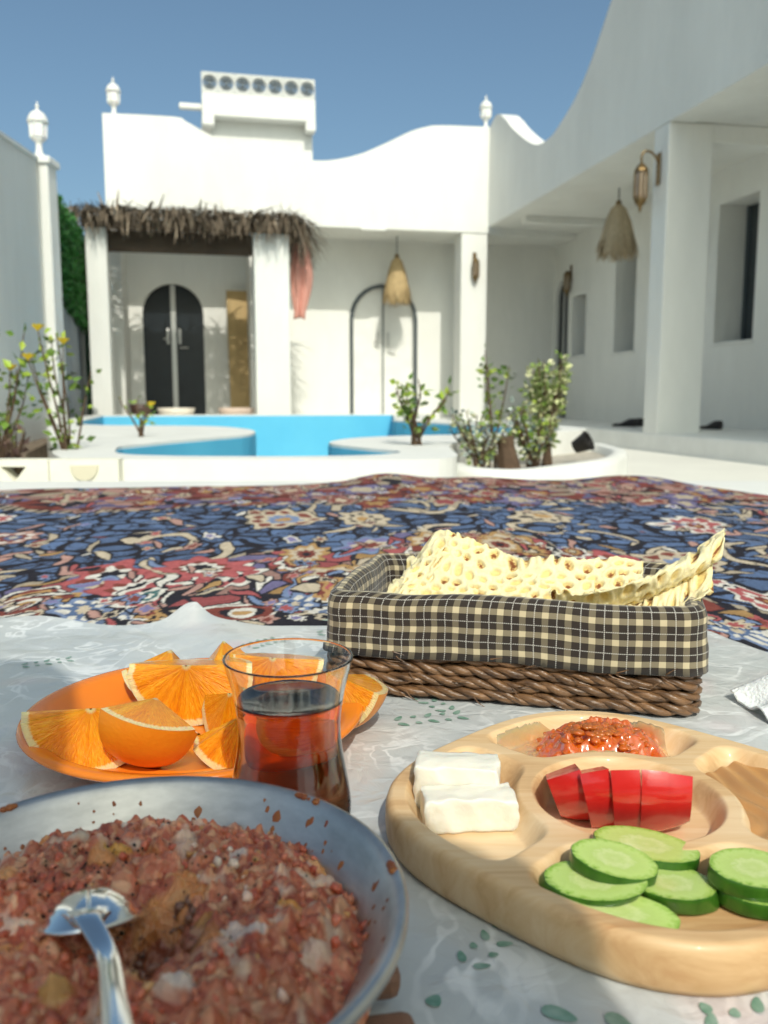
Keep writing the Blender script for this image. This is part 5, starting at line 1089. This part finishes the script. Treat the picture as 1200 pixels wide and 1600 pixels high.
# napkin at the right edge
NPM = M('white_paper_napkin', (.82, .83, .82), .9, bump=.9, bscale=420, bdist=.0015, sss=.1)
u_, v_ = np.meshgrid(np.linspace(0, 1, 70), np.linspace(0, 1, 60), indexing='ij'); nx_ = .258 + .10 * u_ + .012 * (1 - v_); ny_ = .535 + .085 * v_ + .015 * u_
nz_ = .004 + .028 * sst(.0, .35, u_) * sst(-.1, .3, v_) * (.75 + .6 * (fbm(u_ * 4, v_ * 4, 401, 3) - .5)) + .004 * np.sin(u_ * 9 + v_ * 14)
o = grid_mesh('paper_napkin', np.stack([nx_, ny_, np.maximum(nz_, .0032)], -1), NPM); o.modifiers.new('thick', 'SOLIDIFY').thickness = .0012; tag(o, 'crumpled white quilted paper napkin beside the basket at the picture edge', 'napkin')

# ------------------------------------------------------------------ person behind the camera, holding a phone (casts the shade on the pan)
PER = None
def skin_body():
    J = {'pelvis': (.05, -.56, .16, .13), 'waist': (.04, -.48, .32, .135), 'chest': (.02, -.35, .50, .14), 'neck': (-.06, -.26, .645, .05), 'head0': (-.10, -.205, .70, .075), 'head1': (-.14, -.165, .775, .088), 'head2': (-.155, -.16, .845, .062),
         'shL': (-.15, -.28, .555, .070), 'elL': (-.18, -.15, .37, .052), 'wrL': (-.11, -.06, .25, .034), 'haL': (-.075, -.04, .24, .028),
         'shR': (.158, -.27, .605, .072), 'elR': (.135, -.16, .39, .050), 'wrR': (.10, -.06, .28, .034), 'haR': (.078, -.04, .26, .030),
         'hipL': (-.05, -.56, .12, .10), 'knL': (-.40, -.30, .08, .075), 'anL': (-.06, -.22, .05, .045), 'ftL': (.05, -.24, .04, .035),
         'hipR': (.15, -.56, .12, .10), 'knR': (.47, -.31, .08, .075), 'anR': (.13, -.30, .05, .045), 'ftR': (.01, -.32, .04, .035)}
    E_ = [('pelvis', 'waist'), ('waist', 'chest'), ('chest', 'neck'), ('neck', 'head0'), ('head0', 'head1'), ('head1', 'head2'), ('chest', 'shL'), ('shL', 'elL'), ('elL', 'wrL'), ('wrL', 'haL'), ('chest', 'shR'), ('shR', 'elR'), ('elR', 'wrR'), ('wrR', 'haR'), ('pelvis', 'hipL'), ('hipL', 'knL'), ('knL', 'anL'), ('anL', 'ftL'), ('pelvis', 'hipR'), ('hipR', 'knR'), ('knR', 'anR'), ('anR', 'ftR')]
    ks = list(J); verts = [J[k][:3] for k in ks]; ed = [(ks.index(a), ks.index(b)) for a, b in E_]; rads = [J[k][3] for k in ks]
    # fingers wrapped round the phone edges
    for sg, hk in ((-1, 'haL'), (1, 'haR')):
        hx, hy, hz, _ = J[hk]
        for k in range(4):
            i0 = len(verts); zz_ = hz + .030 - k * .019; verts += [(hx - sg * .012, hy + .006, zz_), (hx - sg * .03, hy + .018, zz_ + .002), (hx - sg * .042, hy + .016, zz_ + .002)]; rads += [.0095, .0085, .0075]; ed += [(ks.index(hk), i0), (i0, i0 + 1), (i0 + 1, i0 + 2)]
        i0 = len(verts); verts += [(hx - sg * .02, hy - .012, hz + .03), (hx - sg * .045, hy - .012, hz + .045)]; rads += [.011, .009]; ed += [(ks.index(hk), i0), (i0, i0 + 1)]
    me = bpy.data.meshes.new('person'); me.from_pydata(verts, ed, []); o_ = bpy.data.objects.new('person', me); COL.objects.link(o_)
    sk = o_.modifiers.new('skin', 'SKIN'); o_.modifiers.new('sub', 'SUBSURF').levels = 1; o_.modifiers['sub'].render_levels = 2
    if not me.skin_vertices: me.skin_vertices.new()
    for i, r_ in enumerate(rads): me.skin_vertices[0].data[i].radius = (r_, r_); me.skin_vertices[0].data[i].use_root = (i == 0)
    me.materials.append(M('cotton_clothes_and_skin', (.30, .26, .24), .9)); tag(o_, 'person sitting cross-legged behind the pan, holding up a phone', 'person'); return o_
skin_body()
PHN = empty('phone', (.005, -.020, .235)); tag(PHN, 'dark phone held upright by the sitting person', 'phone')
MB().bbox(-.038, .038, -.004, .004, -.08, .078, .003).build('phone_body', M('phone_glass', (.02, .02, .022), .15), PHN)
